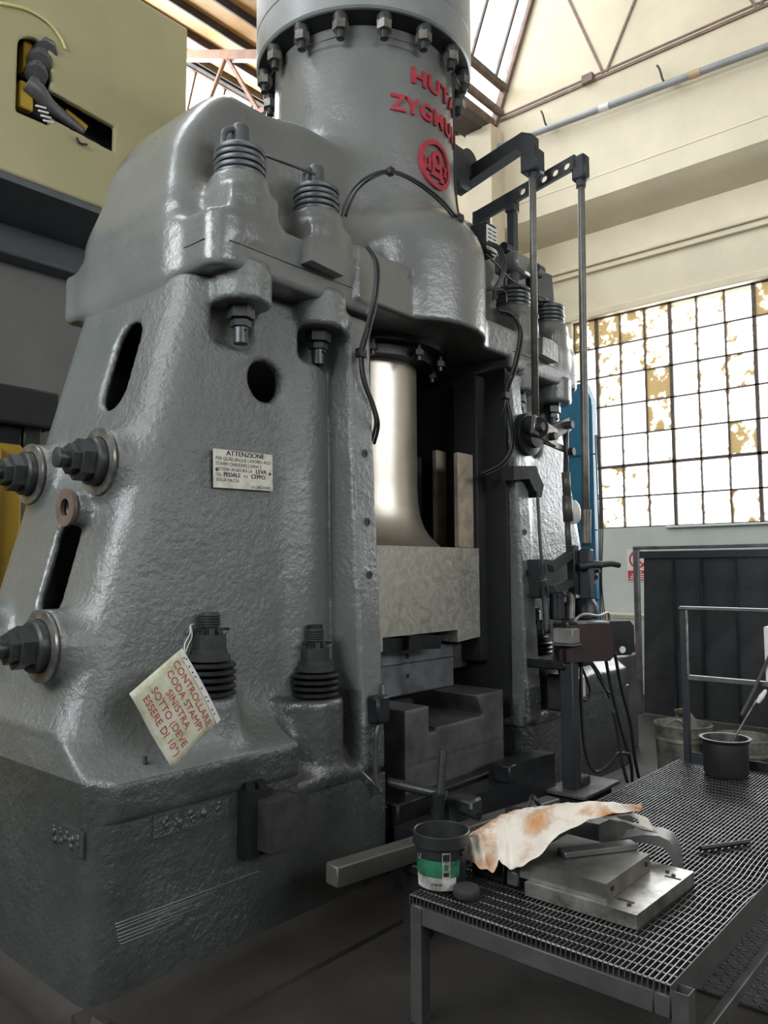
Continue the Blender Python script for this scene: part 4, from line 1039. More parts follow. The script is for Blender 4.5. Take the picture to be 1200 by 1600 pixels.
# ================================================================== neighbouring press behind
OLIVE = simple('olive_yellow_paint', lin((158, 152, 116)), .5, 0, .08, 1.2, .06, 10)
SLATE = simple('slate_grey_paint', (0.07, 0.082, 0.095), .6, 0, .2, 2, .05, 20)
PGREY = simple('warm_grey_press_paint', (0.15, 0.15, 0.14), .6, 0, .15, 1.5, .05, 20)
YELLOW = simple('yellow_press_paint', (0.42, 0.27, 0.025), .5, 0, .15, 3, .08, 20)
PR = empty('press', (0.2, 4.2, 0), 'olive-yellow press with slotted overhanging head behind the grey hammer', 'press')
def Q(*v): return Vector(v) - Vector((.2, 4.2, 0))
def press_head():
    g = Grid((-1.7, 2.96, 4.54), (2.46, 3.60, 6.6), .013)
    f = g.box((-1.65, 3.0, 4.58), (2.40, 6, 6.54), .02)
    # key-hole shaped access slot: round-topped window joined to a long slanting slot
    a, b = (1.035,3.000,5.583), (1.032,3.000,5.173)
    d = np.minimum(g.box((a[0] - .13, 2.8, b[2] - .1), (a[0] + .13, 3.5, a[2]), .0), g.cyly(a[0], a[2], .13, 2.8, 3.5))
    c0, c1, c2, c3 = (1.176,3.000,5.359), (1.645,3.000,5.332), (1.651,3.000,5.073), (1.182,3.000,5.140)
    xm, zm = (c0[0] + c1[0] + c2[0] + c3[0]) / 4, (c0[2] + c2[2] + c1[2] + c3[2]) / 4
    sl_ = (c1[2] - c0[2] + c2[2] - c3[2]) / 2 / (c1[0] - c0[0])
    hh = (c0[2] - c3[2]) / 2
    slot = np.maximum(np.abs(g.z - zm - sl_ * (g.x - xm)) - hh, np.abs(g.x - xm) - (c1[0] - c0[0]) / 2 - .06)
    slot = np.maximum(slot, g.y - 3.5)
    d = np.minimum(d, slot)
    f = np.maximum(f, -d)
    f = np.maximum(f, g.y - 3.55)
    f = np.maximum(f, -np.maximum(g.box((-1.6, 3.10, 4.7), (2.3, 4, 6.45)), -g.y + 3.10) if False else -(g.box((-1.6, 3.06, 4.66), (2.34, 3.9, 6.46))))
    return g.mesh('h', f)
hv, hf = press_head(); link('head_shell', mesh_np('head_shell', hv - [.2, 4.2, 0], hf), OLIVE, PR, 'edge')
box('head_body', Q(-1.6, 3.32, 4.60), Q(2.34, 5.4, 6.5), SLATE, PR, bevel=0)
box('head_top', Q(-1.65, 3.5, 6.45), Q(2.4, 5.4, 6.54), OLIVE, PR, bevel=.01)
box('head_side', Q(2.34, 3.5, 4.58), Q(2.40, 5.4, 6.5), OLIVE, PR, bevel=.005)
box('head_underside', Q(-1.65, 3.02, 4.53), Q(2.38, 5.4, 4.585), SLATE, PR, bevel=.004)
box('column', Q(-1.4, 3.98, 0), Q(2.1, 5.2, 4.53), PGREY, PR, bevel=.02)
box('column_head', Q(-1.5, 3.75, 4.28), Q(2.2, 5.3, 4.53), SLATE, PR, bevel=.02)
box('ram_block', Q(-.8, 3.40, 2.80), Q(1.50, 4.0, 3.10), BLACK, PR, bevel=.02)
box('ram_block', Q(-.8, 3.5, 2.60), Q(1.25, 4.0, 2.80), DARKST, PR, bevel=.02)
box('guide_bar', Q(1.26, 3.5, 2.55), Q(1.40, 3.9, 2.95), BOLTST, PR, bevel=.01)
box('bolster', Q(-.9, 3.3, 0), Q(1.17, 4.0, 2.62), YELLOW, PR, bevel=.02)
box('bolster_rib', Q(.93, 3.26, .1), Q(.99, 3.32, 2.58), YELLOW, PR, bevel=.005)
# linkage inside the slot
SHAFTM = simple('greasy_grey_shaft', (0.12, 0.115, 0.12), .45, .3, .3, 9, .1, 40)
def SY(t): return Q(*t)
shp = [(1.124,3.080,5.702), (1.088,3.080,5.568), (1.071,3.080,5.467), (1.079,3.080,5.357), (1.147,3.060,5.277)]
cyl('link_shaft', SY(shp[0]), SY(shp[2]), .07, SHAFTM, PR, n=18, bevel=.01)
cyl('link_shaft', SY(shp[2]), SY(shp[3]), .055, SHAFTM, PR, n=18)
tube('link_arm', [SY((1.016,3.050,5.349)), SY((1.082,3.030,5.311)), SY((1.193,3.050,5.253)), SY((1.484,3.120,5.215))], lambda t: .085 - .045 * t, SHAFTM, PR, n=14)
for p in ((1.144,3.060,5.719), (1.097,3.060,5.606), (1.075,3.060,5.491)):
    lathe('link_nut', [(0, 0), (.085, 0), (.085, .07), (0, .07)], SY(p), SHAFTM, PR, axis=(-.25, -.5, -.8), n=8)
box('yellow_lug', SY((0.991,3.100,5.477)), SY((1.096,3.200,5.796)), YELLOW, PR, bevel=.01)
box('yellow_lug', SY((0.945,3.040,5.149)), SY((1.052,3.120,5.361)), YELLOW, PR, bevel=.01)
bar_ = tube('slot_bar', [SY((1.331,3.120,5.292)), SY((1.505,3.120,5.236))], .05, YELLOW, PR, n=6, sub=1)
for k in range(4):
    o = tube('slot_step', [SY((1.051,3.000,5.182)), SY((1.130,3.000,5.199))], .008, WHITE, PR, n=6, sub=1); o.location = (.02 * k, 0, -.03 * k)
tube('paint_cable', [SY((0.760,2.985,5.829)), SY((0.946,2.985,5.890)), SY((1.119,2.985,5.879)), SY((1.223,2.985,5.805)), SY((1.262,2.985,5.736))], .012, simple('pale_yellow_cord', (.55, .5, .22), .6, 0, .1, 5, 0), PR, n=6)
tube('wire_end', [SY((1.371,2.980,5.059)), SY((1.394,2.970,5.018)), SY((1.458,2.980,5.038))], .01, BLACK, PR, n=5)

# ================================================================== grating work table
TZ = .45; TX0, TX1, TY0, TY1 = .80, 3.47, -1.80, -.835
GRAT = simple('galvanised_grating_steel', (0.17, 0.17, 0.17), .36, .8, .35, 7, .1, 40)
TBL = simple('dark_table_steel', (0.075, 0.075, 0.072), .5, .2, .35, 5, .15, 30)
T = empty('work_table', ((TX0 + TX1) / 2, (TY0 + TY1) / 2, 0), 'low steel work table with an open bar-grating top beside the hammer', 'table')
def W(*v): return Vector(v) - Vector(((TX0 + TX1) / 2, (TY0 + TY1) / 2, 0))
def dent(x, y):      # the sheet sags where something heavy fell on it
    return -.012 * math.exp(-((x - 1.75) ** 2 + (y + 1.74) ** 2) / .03) - .006 * math.exp(-((x - 1.35) ** 2 + (y + 1.70) ** 2) / .02)
nb = 54
for i in range(nb):
    y = TY0 + .012 + (TY1 - TY0 - .024) * i / (nb - 1)
    bm = bmesh.new(); N = 24; R0 = []
    for k in range(N + 1):
        x = TX0 + (TX1 - TX0) * k / N; d = dent(x, y)
        R0.append([bm.verts.new(W(x, y + dy + d * .8, TZ + z + d)) for dy, z in ((-.0018, -.030), (.0018, -.030), (.0018, 0), (-.0018, 0))])
    for a, b in zip(R0, R0[1:]):
        for j in range(4): bm.faces.new((a[j], a[(j + 1) % 4], b[(j + 1) % 4], b[j]))
    bm.faces.new(R0[0][::-1]); bm.faces.new(R0[-1])
    bmobj('grating_bar', bm, GRAT, T, smooth=False)
nc = 48; cmesh = None
for i in range(nc):
    x = TX0 + .004 + (TX1 - TX0 - .008) * i / (nc - 1)
    bm = bmesh.new(); N = 10
    add_tube(bm, [W(x, TY0 + (TY1 - TY0) * k / N, TZ - .004 + dent(x, TY0 + (TY1 - TY0) * k / N)) for k in range(N + 1)], .0028 if i else .004, n=4, sub=1)
    bmobj('cross_rod', bm, GRAT, T, smooth=False)
box('side_rail', W(TX0, TY0 - .004, TZ - .035), W(TX1, TY0, TZ - .002), TBL, T, bevel=0)
box('side_rail', W(TX0, TY1, TZ - .035), W(TX1, TY1 + .004, TZ - .002), TBL, T, bevel=0)
for y0 in (TY0, TY1 - .05):
    box('apron', W(TX0 + .0, y0, TZ - .10), W(TX1, y0 + .05, TZ - .034), TBL, T, bevel=.004)
for x0 in (TX0 + .0, TX1 - .05):
    box('apron', W(x0, TY0 + .05, TZ - .10), W(x0 + .05, TY1 - .05, TZ - .034), TBL, T, bevel=.004)
def leg(x, y):
    bm = bmesh.new(); s = .05
    add_prism(bm, [(0, 0), (s, 0), (s, s), (0, s)], TZ - .045, Matrix.Translation((-s / 2, -s / 2, 0)))
    o = bmobj('leg', bm, TBL, T, bevel=.004); o.location = W(x, y, 0); return o
for x in (TX0 + .025, TX1 - .025):
    for y in (TY0 - .028, TY1 - .025):
        leg(x, y)
for x in (TX0 + .0, ):
    bm = bmesh.new(); add_lathe(bm, [(.032, 0), (.036, 0), (.036, .03), (.032, .03)], n=4, close=True)
    o = bmobj('open_tube_end', bm, TBL, T, smooth=False); o.location = W(TX0 + .025, TY0 - .028, TZ - .045); o.rotation_euler = (0, 0, math.pi / 4)

# ------------------------------------------------------------------ things on the table
GZ = TZ + .002
# plastic bucket with printed sleeve
BKT = simple('black_plastic', (0.018, 0.019, 0.02), .45, 0, .3, 8, .1, 30)
GRN = simple('green_label_print', (0.03, 0.22, 0.10), .5, 0, .5, 9, 0, dark=(.012, .05, .03))
LBW = simple('dirty_white_label_print', (0.60, 0.60, 0.54), .55, 0, .5, 8, 0, dark=(.10, .10, .09))
B = empty('plastic_bucket', (.95, -.868, GZ), 'black plastic bucket with green and white printed label at table edge', 'bucket')
lathe('body', [(.0, 0), (.088, 0), (.090, .004), (.100, .15), (.101, .163), (.108, .163), (.109, .20), (.104, .203), (.101, .2), (.098, .165), (.088, .012), (0, .012)], (0, 0, 0), BKT, B, n=48)
lathe('rim_rib', [(.101, .158), (.111, .158), (.111, .165), (.101, .165)], (0, 0, 0), BKT, B, n=48, close=True)
def sleeve(name, z0, z1, a0, a1, mat, lift):
    bm = bmesh.new(); n = 18; rr = lambda z: .0905 + .0105 * z / .15 + lift
    A = [[bm.verts.new((rr(z) * math.cos(a0 + (a1 - a0) * i / n), rr(z) * math.sin(a0 + (a1 - a0) * i / n), z)) for i in range(n + 1)] for z in (z0, z1)]
    for i in range(n): bm.faces.new((A[0][i], A[0][i + 1], A[1][i + 1], A[1][i]))
    return bmobj(name, bm, mat, B, smooth=True)
vw = math.atan2(CAMPOS[1] + .868, CAMPOS[0] - .95)
VF = vw
sleeve('label', .055, .115, VF - 1.25, VF + .75, GRN, .0012)
sleeve('label', .008, .054, VF - 1.25, VF + .60, LBW, .0012)
sleeve('label', .112, .145, VF - 1.2, VF + .30, BKT, .0010)
sleeve('label_panel', .050, .148, VF + .02, VF + .34, LBW, .0020)
sleeve('label_panel', .060, .076, VF + .07, VF + .28, BKT, .0028)
sleeve('label_panel', .082, .104, VF + .09, VF + .26, GRN, .0028)
sleeve('label_panel', .112, .142, VF + .05, VF + .30, BKT, .0028)
def wrap_text(body, size, ac, z, mat, lift=.004):
    o = text('label_print', body, size, Matrix.Identity(4), mat, B, depth=.0004, align='CENTER')
    for v in o.data.vertices:
        x, y, d = v.co; a = VF + ac + x / .098; r = .0905 + .0105 * (z + y) / .15 + lift + d
        v.co = (r * math.cos(a), r * math.sin(a), z + y)
wrap_text('90%', .017, .18, .106, LBW, .0045)
wrap_text('U', .03, -.95, .113, LBW)
for k_, (a_, w2_) in enumerate(((-.42, .05), (-.34, .03), (-.27, .07), (-.17, .04), (-.10, .09))):
    sleeve('label_mark', .026 + .002 * (k_ % 2), .032 + .002 * (k_ % 2), VF + a_, VF + a_ + w2_, BKT, .0022)
lathe('handle_lug', [(0, 0), (.014, 0), (.014, .012), (0, .012)], (.1 * math.cos(VF + .9), .1 * math.sin(VF + .9), .14), BKT, B, axis=(math.cos(VF + .9), math.sin(VF + .9), 0), n=12)
tag(lathe('rubber_disc', [(0, 0), (.044, 0), (.049, .006), (.050, .026), (.046, .034), (0, .036)], (.917, -1.006, GZ), simple('dull_black_rubber', (.028, .028, .029), .75, 0, .3, 12, .2, 40), n=36), 'round dull black rubber disc lying against the plastic bucket', 'disc')

# two stacked machined plates, bar, bracket, rod
def slab_plate(name, quad, z0, z1, mat, bevel=.003):
    bm = bmesh.new(); c = Vector((sum(q[0] for q in quad) / 4, sum(q[1] for q in quad) / 4, z0))
    add_prism(bm, [(q[0] - c.x, q[1] - c.y) for q in quad], z1 - z0, Matrix.Identity(4))
    o = bmobj(name, bm, mat, None, bevel=bevel); o.location = c; return o
lp = tag(slab_plate('die_plate', [(1.06, -1.592), (1.56, -1.604), (1.565, -1.19), (1.06, -1.166)], GZ, GZ + .048, PLATEST), 'wide pale machined steel plate, lower of two stacked on grating', 'steel plate', 'stacked steel plates')
Z1 = GZ + .049
for (x, y) in ((1.12, -1.54), (1.47, -1.56), (1.49, -1.53)):
    o = cyl('drilled_hole', (0, 0, -.01), (0, 0, .0005), .008, BLACK, lp, n=10); o.location = Vector((x, y, Z1 - .0012)) - lp.location
for (xa, ya, xb, yb) in ((1.16, -1.535, 1.07, -1.44), (1.46, -1.57, 1.38, -1.5)):
    o = box('slot', (-.008, -.03, 0), (.008, .03, .001), BLACK, lp, bevel=0); o.location = Vector(((xa + xb) / 2 + .03, (ya + yb) / 2 - .03, Z1 - .001)) - lp.location
up_ = tag(slab_plate('die_plate', [(1.085, -1.475), (1.46, -1.475), (1.46, -1.13), (1.085, -1.13)], Z1, Z1 + .062, simple('stained_grey_steel', (0.20, 0.195, 0.18), .4, .7, .5, 5, .08, 40)), 'thicker stained steel plate with bolt holes, upper of two stacked', 'steel plate', 'stacked steel plates')
Z2 = Z1 + .063
for x in (1.13, 1.42):
    o = cyl('bolt_hole', (0, .01, 0), (0, -.0005, 0), .009, BLACK, up_, n=12); o.location = Vector((x, -1.4746, Z1 + .035)) - up_.location
o = box('scribed_line', (-.19, -.001, 0), (.19, .001, .0008), PLATEST, up_, bevel=0); o.location = Vector((1.27, -1.32, Z2 - .0004)) - up_.location
tag(box('flat_bar', (-.03, -.16, 0), (.03, .16, .022), DIEST, bevel=.003), 'dark flat steel bar lying across the upper machined plate', 'steel bar')
fb_ = bpy.data.objects['flat_bar']; fb_.location = (1.352, -1.318, Z2 + .0115); fb_.rotation_euler = (0, 0, R_(57.5))
# half-round clamp casting behind the plates
bm = bmesh.new()
outp = [(-.17, .118), (-.05, .150), (.03, .155), (.085, .14), (.118, .10), (.13, .05), (.135, 0)]
inp = [(.095, 0), (.092, .05), (.078, .085), (.05, .105), (.0, .112), (-.17, .108)]
add_prism(bm, outp + inp, .13, Matrix(((0, 0, 1, -.065), (-1, 0, 0, 0), (0, 1, 0, 0), (0, 0, 0, 1))))
br = bmobj('curved_clamp', bm, simple('dull_cast_steel', (.16, .158, .15), .45, .5, .3, 6, .15, 30), None, bevel=.004)
tag(br, 'thick curved steel clamp standing behind the stacked plates', 'clamp'); br.location = (1.665, -1.415, GZ); br.rotation_euler = (0, 0, R_(14)); br.scale = (.9, .72, .86)
tag(cyl('steel_rod', (1.93, -1.50, GZ + .012), (2.15, -1.63, GZ + .012), .011, DARKST, n=10), 'short dark steel rod lying on the grating past the clamp', 'steel rod')
# lower dark blocks hidden under the sheet
tag(box('steel_block', (1.10, -1.05, GZ), (1.50, -.90, GZ + .07), DARKST, bevel=.006), 'long dark steel block under the stained sheet beside the bucket', 'steel block')
tag(box('die_insert', (1.10, -1.115, Z2 - .11 + .002 if False else GZ), (1.46, -1.06, GZ + .055), DIEST, bevel=.006), 'narrow dark steel strip between the block and the plates', 'steel strip')
tw = tag(slab_plate('tool_holder', [(1.60, -1.20), (1.90, -1.22), (1.88, -1.02), (1.58, -1.02)], GZ, GZ + .13, DIEST, .008), 'dark steel tool holder under the raised end of the sheet', 'tool holder')
# stained sheet of heavy paper draped over the pile
m, nt, b = nodes('oil_stained_paper')
n1 = noise(nt, 7, 6, .65, dist=.5); n2 = noise(nt, 3.2, 3, .5)
gx = nt.nodes.new('ShaderNodeTexCoord'); sp = nt.nodes.new('ShaderNodeSeparateXYZ'); nt.links.new(gx.outputs['Generated'], sp.inputs[0])
mm = nt.nodes.new('ShaderNodeMath'); mm.operation = 'MULTIPLY'; nt.links.new(n1.outputs[0], mm.inputs[0]); nt.links.new(n2.outputs[0], mm.inputs[1])
sr = ramp(nt, mm.outputs[0], [(.22, 0.0), (.27, .55), (.36, .95)])
base = ramp(nt, noise(nt, 5, 4).outputs[0], [(.3, (.70, .64, .56)), (.7, (.82, .77, .69))])
c1 = mixc(nt, sr.outputs[0], base.outputs[0], (.50, .20, .035)); nt.links.new(c1, b.inputs['Base Color'])
b.inputs['Roughness'].default_value = .6; b.inputs['Subsurface Weight'].default_value = .0
wv = noise(nt, 9, 3, .5); bump(nt, b, wv.outputs[0], .35, .01); PAPER = m
def bez(rows, nu, nv):
    """smooth grid through control rows (Catmull-Rom both ways)"""
    A = [smooth_path(r, nu) for r in rows]
    cols = [smooth_path([a[i] for a in A], nv) for i in range(len(A[0]))]
    return cols
N_ = [Vector(t) for t in ((1.058,-0.887,0.535), (1.013,-0.987,0.530), (1.023,-1.055,0.520), (1.030,-1.074,0.560), (1.054,-1.114,0.535), (1.045,-1.199,0.585), (1.150,-1.247,0.655), (1.296,-1.309,0.700), (1.598,-1.393,0.685))]
T_ = [Vector(t) for t in ((1.126,-0.871,0.570), (1.165,-0.894,0.600), (1.208,-0.921,0.625), (1.247,-0.954,0.645), (1.297,-0.999,0.665), (1.334,-1.067,0.685), (1.370,-1.148,0.705), (1.429,-1.258,0.715), (1.588,-1.394,0.690))]
M1 = [(a * .62 + b_ * .38) + Vector((0, 0, .018 * (1 if k in (1, 4, 6) else -.004) )) for k, (a, b_) in enumerate(zip(N_, T_))]
M2 = [(a * .28 + b_ * .72) + Vector((0, 0, .020 - (.012 if k in (3,) else 0))) for k, (a, b_) in enumerate(zip(N_, T_))]
B1 = [t + Vector((.03, .05, -.02)) for t in T_]
B2 = [t + Vector((.06, .13, -.075)) for t in T_]
cols = bez([N_, M1, M2, T_, B1, B2], 10, 8)
bm = bmesh.new(); vv = []
pc = Vector((1.35, -1.1, GZ))
from mathutils import noise as mnoise
def crumple(p):
    a = mnoise.ridged_multi_fractal(p * 6.0, 1.0, 2.0, 3, 1.0, 2.0)
    b_ = mnoise.noise(p * 22.0)
    return Vector((.004 * b_, .004 * mnoise.noise(p * 17.0 + Vector((3, 1, 7))), .010 * (a - 1.2) + .003 * b_))
for i, c in enumerate(cols):
    vv.append([bm.verts.new(p - pc + Vector((0, 0, .006 * math.sin(i * .9 + j * .35) * (1 - i / len(cols)))) + crumple(p)) for j, p in enumerate(c)])
for a, b_ in zip(vv, vv[1:]):
    for j in range(len(a) - 1): bm.faces.new((a[j], b_[j], b_[j + 1], a[j + 1]))
ps = bmobj('paper_sheet', bm, PAPER, None, smooth=True); ps.location = pc
md = ps.modifiers.new('thickness', 'SOLIDIFY'); md.thickness = .0016
tag(ps, 'creased off-white paper sheet with orange oil stains over the steel pieces', 'paper sheet')
# folded end of the same packing paper with a cut hand hole
bm = bmesh.new(); k = 20
ctr = [Vector(t) for t in ((1.461,-1.282,0.660), (1.590,-1.345,0.665), (1.618,-1.405,0.645), (1.597,-1.451,0.600), (1.575,-1.403,0.605), (1.541,-1.339,0.630))]
hol = [Vector(t) for t in ((1.520,-1.314,0.655), (1.561,-1.349,0.660), (1.568,-1.383,0.650), (1.560,-1.397,0.635), (1.547,-1.371,0.635), (1.529,-1.336,0.645))]
o6 = [bm.verts.new(p - pc) for p in ctr]; i6 = [bm.verts.new(p - pc) for p in hol]
for a in range(6): bm.faces.new((o6[a], o6[(a + 1) % 6], i6[(a + 1) % 6], i6[a]))
bmesh.ops.subdivide_edges(bm, edges=list(bm.edges), cuts=2, use_grid_fill=True, smooth=.6)
fl_ = bmobj('paper_flap', bm, WHITE if False else simple('plain_packing_paper', (.62, .58, .52), .6, 0, .12, 6, .1, 20), ps, smooth=True)
md = fl_.modifiers.new('thickness', 'SOLIDIFY'); md.thickness = .002

# steel bar on a trestle along the anvil side of the table
SB = empty('steel_beam', (.9, -.42, 0), 'heavy square steel beam on a dark trestle between table and hammer', 'steel beam')
ba, bb_ = Vector((.852, -.372, .387)), Vector((2.31, -.598, .387))
d = bb_ - ba; bm = bmesh.new(); add_box(bm, (0, 0, 0), (d.length, .085, .086))
o = bmobj('beam', bm, simple('scaled_beam_steel', (.10, .098, .088), .5, .4, .35, 5, .12, 25), SB, bevel=.006); o.location = (ba + bb_) / 2 - Vector((.9, -.42, 0)); o.rotation_euler = (0, 0, math.atan2(d.y, d.x))
for t in (.33, .85):
    c = ba + d * t - Vector((.9, -.42, 0))
    box('trestle_leg', (c.x - .05, c.y - .05, 0), (c.x + .05, c.y + .05, .343), BLACK, SB, bevel=.006)
    box('trestle_cap', (c.x - .08, c.y - .09, .30), (c.x + .08, c.y + .09, .3435), DARKST, SB, bevel=.006)
tg = tube('pry_hook', [(1.795,-0.653,0.440), (1.808,-0.628,0.450), (1.835,-0.608,0.470), (1.852,-0.622,0.475), (1.910,-0.696,0.470), (2.006,-0.790,0.460)], .011, DARKST, None, n=8)
tag(tg, 'thin dark hooked pry bar lying on the steel beam', 'hook bar')
tg = tube('lifting_clip', [(1.947,-0.644,0.445), (1.984,-0.649,0.500), (2.014,-0.643,0.505), (1.989,-0.672,0.500), (2.033,-0.682,0.445)], .010, DARKST, None, n=8, sub=3)
tag(tg, 'bent steel lifting clip standing on the steel beam', 'clip')
tag(cyl('steel_pin', (1.719,-0.419,0.460), (1.689,-0.537,0.460), .02, DARKST, n=10), 'short dark pin in front of the stepped anvil plate', 'pin')

# ================================================================== notices on the hammer
m, nt, b = nodes('worn_aluminium_notice')
r1 = ramp(nt, noise(nt, 14, 6, .7).outputs[0], [(.26, (.42, .40, .33)), (.55, (.72, .70, .63))]); nt.links.new(r1.outputs[0], b.inputs['Base Color'])
b.inputs['Roughness'].default_value = .5; b.inputs['Metallic'].default_value = .15; NOTICE = m
INK = simple('black_print', (.03, .03, .03), .6, 0, .1, 5, 0)
ntl, ntr, nbl = Vector((0.688,0.243,2.215)), Vector((1.047,0.243,2.223)), Vector((0.691,0.243,2.033))
nw, nh = (ntr - ntl).length, (ntl - nbl).length
NP = empty('warning_plate', tuple((ntr + nbl) / 2), 'pale metal notice plate headed ATTENZIONE on the grey hammer frame', 'notice plate')
Mp = frame_m(nbl - NP.location, ntr - ntl, ntl - nbl)
prism('plate', [(0, 0), (nw, 0), (nw, nh), (0, nh)], .004, Mp, NOTICE, NP)
def pl_text(s, size, x, y, al='LEFT', wide=1.0, bold=0):
    o = text('plate_print', s, size, Mp @ Matrix.Translation((x, y, .0046)), INK, NP, depth=.0003, align=al, wide=wide)
    if bold:
        for dx in (bold, -bold):
            text('plate_print', s, size, Mp @ Matrix.Translation((x + dx, y, .0046)), INK, NP, depth=.0003, align=al, wide=wide)
L = nh / 7.0
pl_text('ATTENZIONE', L * 1.3, nw * .53, nh - L * 1.0, 'CENTER', 1.12, .0008)
pl_text('PER QUALUNQUE LAVORO AGLI', L * .86, nw * .03, nh - L * 1.95, wide=1.02)
pl_text("STAMPI CHIUDERE L'ARIA E", L * .86, nw * .03, nh - L * 2.9, wide=1.02)
pl_text('METTERE IN SICURA LA', L * .80, nw * .03, nh - L * 3.85)
pl_text('LEVA', L * 1.15, nw * .70, nh - L * 3.9, bold=.0008)
pl_text('DEL', L * .8, nw * .03, nh - L * 4.85); pl_text('PEDALE', L * 1.12, nw * .16, nh - L * 4.9, bold=.0008)
pl_text('E IL', L * .7, nw * .49, nh - L * 4.85); pl_text('CEPPO', L * 1.12, nw * .62, nh - L * 4.9, bold=.0008)
pl_text('SULLA MAZZA', L * .8, nw * .04, nh - L * 5.8)
pl_text('LA DIREZIONE', L * .72, nw * .96, nh - L * 6.75, 'RIGHT')
for x in (.05, .95):
    c = Mp @ Vector((nw * x, nh * .46, .004)); lathe('screw', [(0, 0), (.008, 0), (.006, .004), (0, .004)], c, BOLTST, NP, axis=(0, -1, 0), n=10)
    c2 = Mp @ Vector((nw * x, nh * .46, -.015)); cyl('spacer', c2 + Vector((0, .012, 0)), c2 + Vector((0, -.011, 0)), .006, BOLTST, NP, n=8)

# paper notice in a punched sleeve, hanging from the outer pedestal bolt
m, nt, b = nodes('yellowed_notice_paper')
r1 = ramp(nt, noise(nt, 9, 5, .65).outputs[0], [(.3, (.36, .37, .22)), (.45, (.56, .57, .42)), (.62, (.68, .68, .60))]); nt.links.new(r1.outputs[0], b.inputs['Base Color'])
b.inputs['Roughness'].default_value = .32; SLEEVE = m
RINK = simple('red_print', (.45, .07, .06), .6, 0, .1, 5, 0)
c0, c1, c2, c3 = Vector((0.395,0.035,1.320)), Vector((0.596,0.020,1.018)), Vector((0.294,-0.020,0.890)), Vector((0.127,0.000,1.179))
u = (c1 - c0); wN = u.length; v = (c0 - c3); hN = v.length
NN = empty('paper_notice', tuple((c0 + c2) / 2), 'yellowed paper notice with red lettering hanging from a spring bolt', 'paper notice')
Mn = frame_m(c3 - NN.location, c2 - c3, c0 - c3)
bm = bmesh.new(); G = []
for i in range(13):
    G.append([bm.verts.new(Mn @ Vector((wN * i / 12, hN * j / 12, .010 * math.sin(i / 12 * 3.1) + .008 * (1 - j / 12) ** 2 * math.cos(i * .5)))) for j in range(13)])
for i in range(12):
    for j in range(12): bm.faces.new((G[i][j], G[i + 1][j], G[i + 1][j + 1], G[i][j + 1]))
sh_ = bmobj('sheet', bm, SLEEVE, NN, smooth=True); md = sh_.modifiers.new('thickness', 'SOLIDIFY'); md.thickness = .001
def curve_z(x, y): i = x / wN * 12; j = y / hN * 12; return .010 * math.sin(i / 12 * 3.1) + .008 * (1 - j / 12) ** 2 * math.cos(i * .5)
def n_text(s, size, x, y):
    o = text('red_print', s, size, Matrix.Identity(4), RINK, NN, depth=.0004, align='CENTER', wide=1.02)
    for vtx in o.data.vertices:
        q = vtx.co; X, Y = x + q.x, y + q.y; vtx.co = Mn @ Vector((X, Y, curve_z(X, Y) + .0022 + q.z))
n_text('CONTROLLARE', hN * .145, wN * .50, hN * .755)
n_text('CODA STAMPI', hN * .145, wN * .50, hN * .60)
n_text('SINISTRA', hN * .145, wN * .52, hN * .445)
n_text('SOTTO (DEVE', hN * .145, wN * .52, hN * .28)
n_text('ESSERE DI 10\u00b0)', hN * .145, wN * .53, hN * .12)
bm = bmesh.new()
St = [[bm.verts.new(Mn @ Vector((wN * i / 12, hN * yy, curve_z(wN * i / 12, hN * yy) + .0025))) for i in range(13)] for yy in (.915, 1.0)]
for i in range(12): bm.faces.new((St[0][i], St[0][i + 1], St[1][i + 1], St[1][i]))
bmobj('binding_strip', bm, WHITE, NN, smooth=True)
for t in (.10, .13, .22, .30, .36, .52, .64, .70, .82, .88):
    bm = bmesh.new(); add_box(bm, (0, 0, 0), (wN * .018, hN * .022, .001)); o = bmobj('punch_hole', bm, INK, NN, smooth=False)
    o.matrix_local = Mn @ Matrix.Translation((wN * t, hN * (.955 + .01 * (1 if t * 100 % 2 else -1)), curve_z(wN * t, hN * .955) + .0032))
tube('string', [c0 - NN.location + Vector((.004, -.004, -.008)), Vector((0.415,0.050,1.346)) - NN.location, Vector((0.474,0.100,1.380)) - NN.location, Vector((0.502,0.140,1.409)) - NN.location, Vector((0.536,0.160,1.414)) - NN.location], .0022, WHITE, NN, n=5)
tube('string', [c0 - NN.location + Vector((.008, -.004, -.012)), Vector((0.430,0.050,1.337)) - NN.location, Vector((0.484,0.100,1.368)) - NN.location, Vector((0.505,0.140,1.409)) - NN.location], .0022, WHITE, NN, n=5)

# timber safety props standing on the ram
TIMB = simple('oily_timber', (.40, .33, .25), .7, 0, .45, 7, .3, 18)
def prop(name, x0, x1, y0, y1, z1, label):
    o = box(name, (x0, y0, 1.792), (x1, y1, z1), TIMB, bevel=.006); tag(o, label, 'timber prop', 'timber props on the ram'); return o
prop('timber_prop', 2.91, 3.035, .62, .66, 2.50, 'narrower oily timber prop beside the piston rod on the ram')
p2 = prop('timber_prop', 2.775, 2.955, .335, .375, 2.44, 'wider oily timber prop with chamfered top on the ram')
tag(box('dark_prop', (2.80, .74, 1.792), (2.90, .78, 2.46), BLACK, bevel=.01), 'black steel prop behind the piston rod on the ram', 'steel prop')

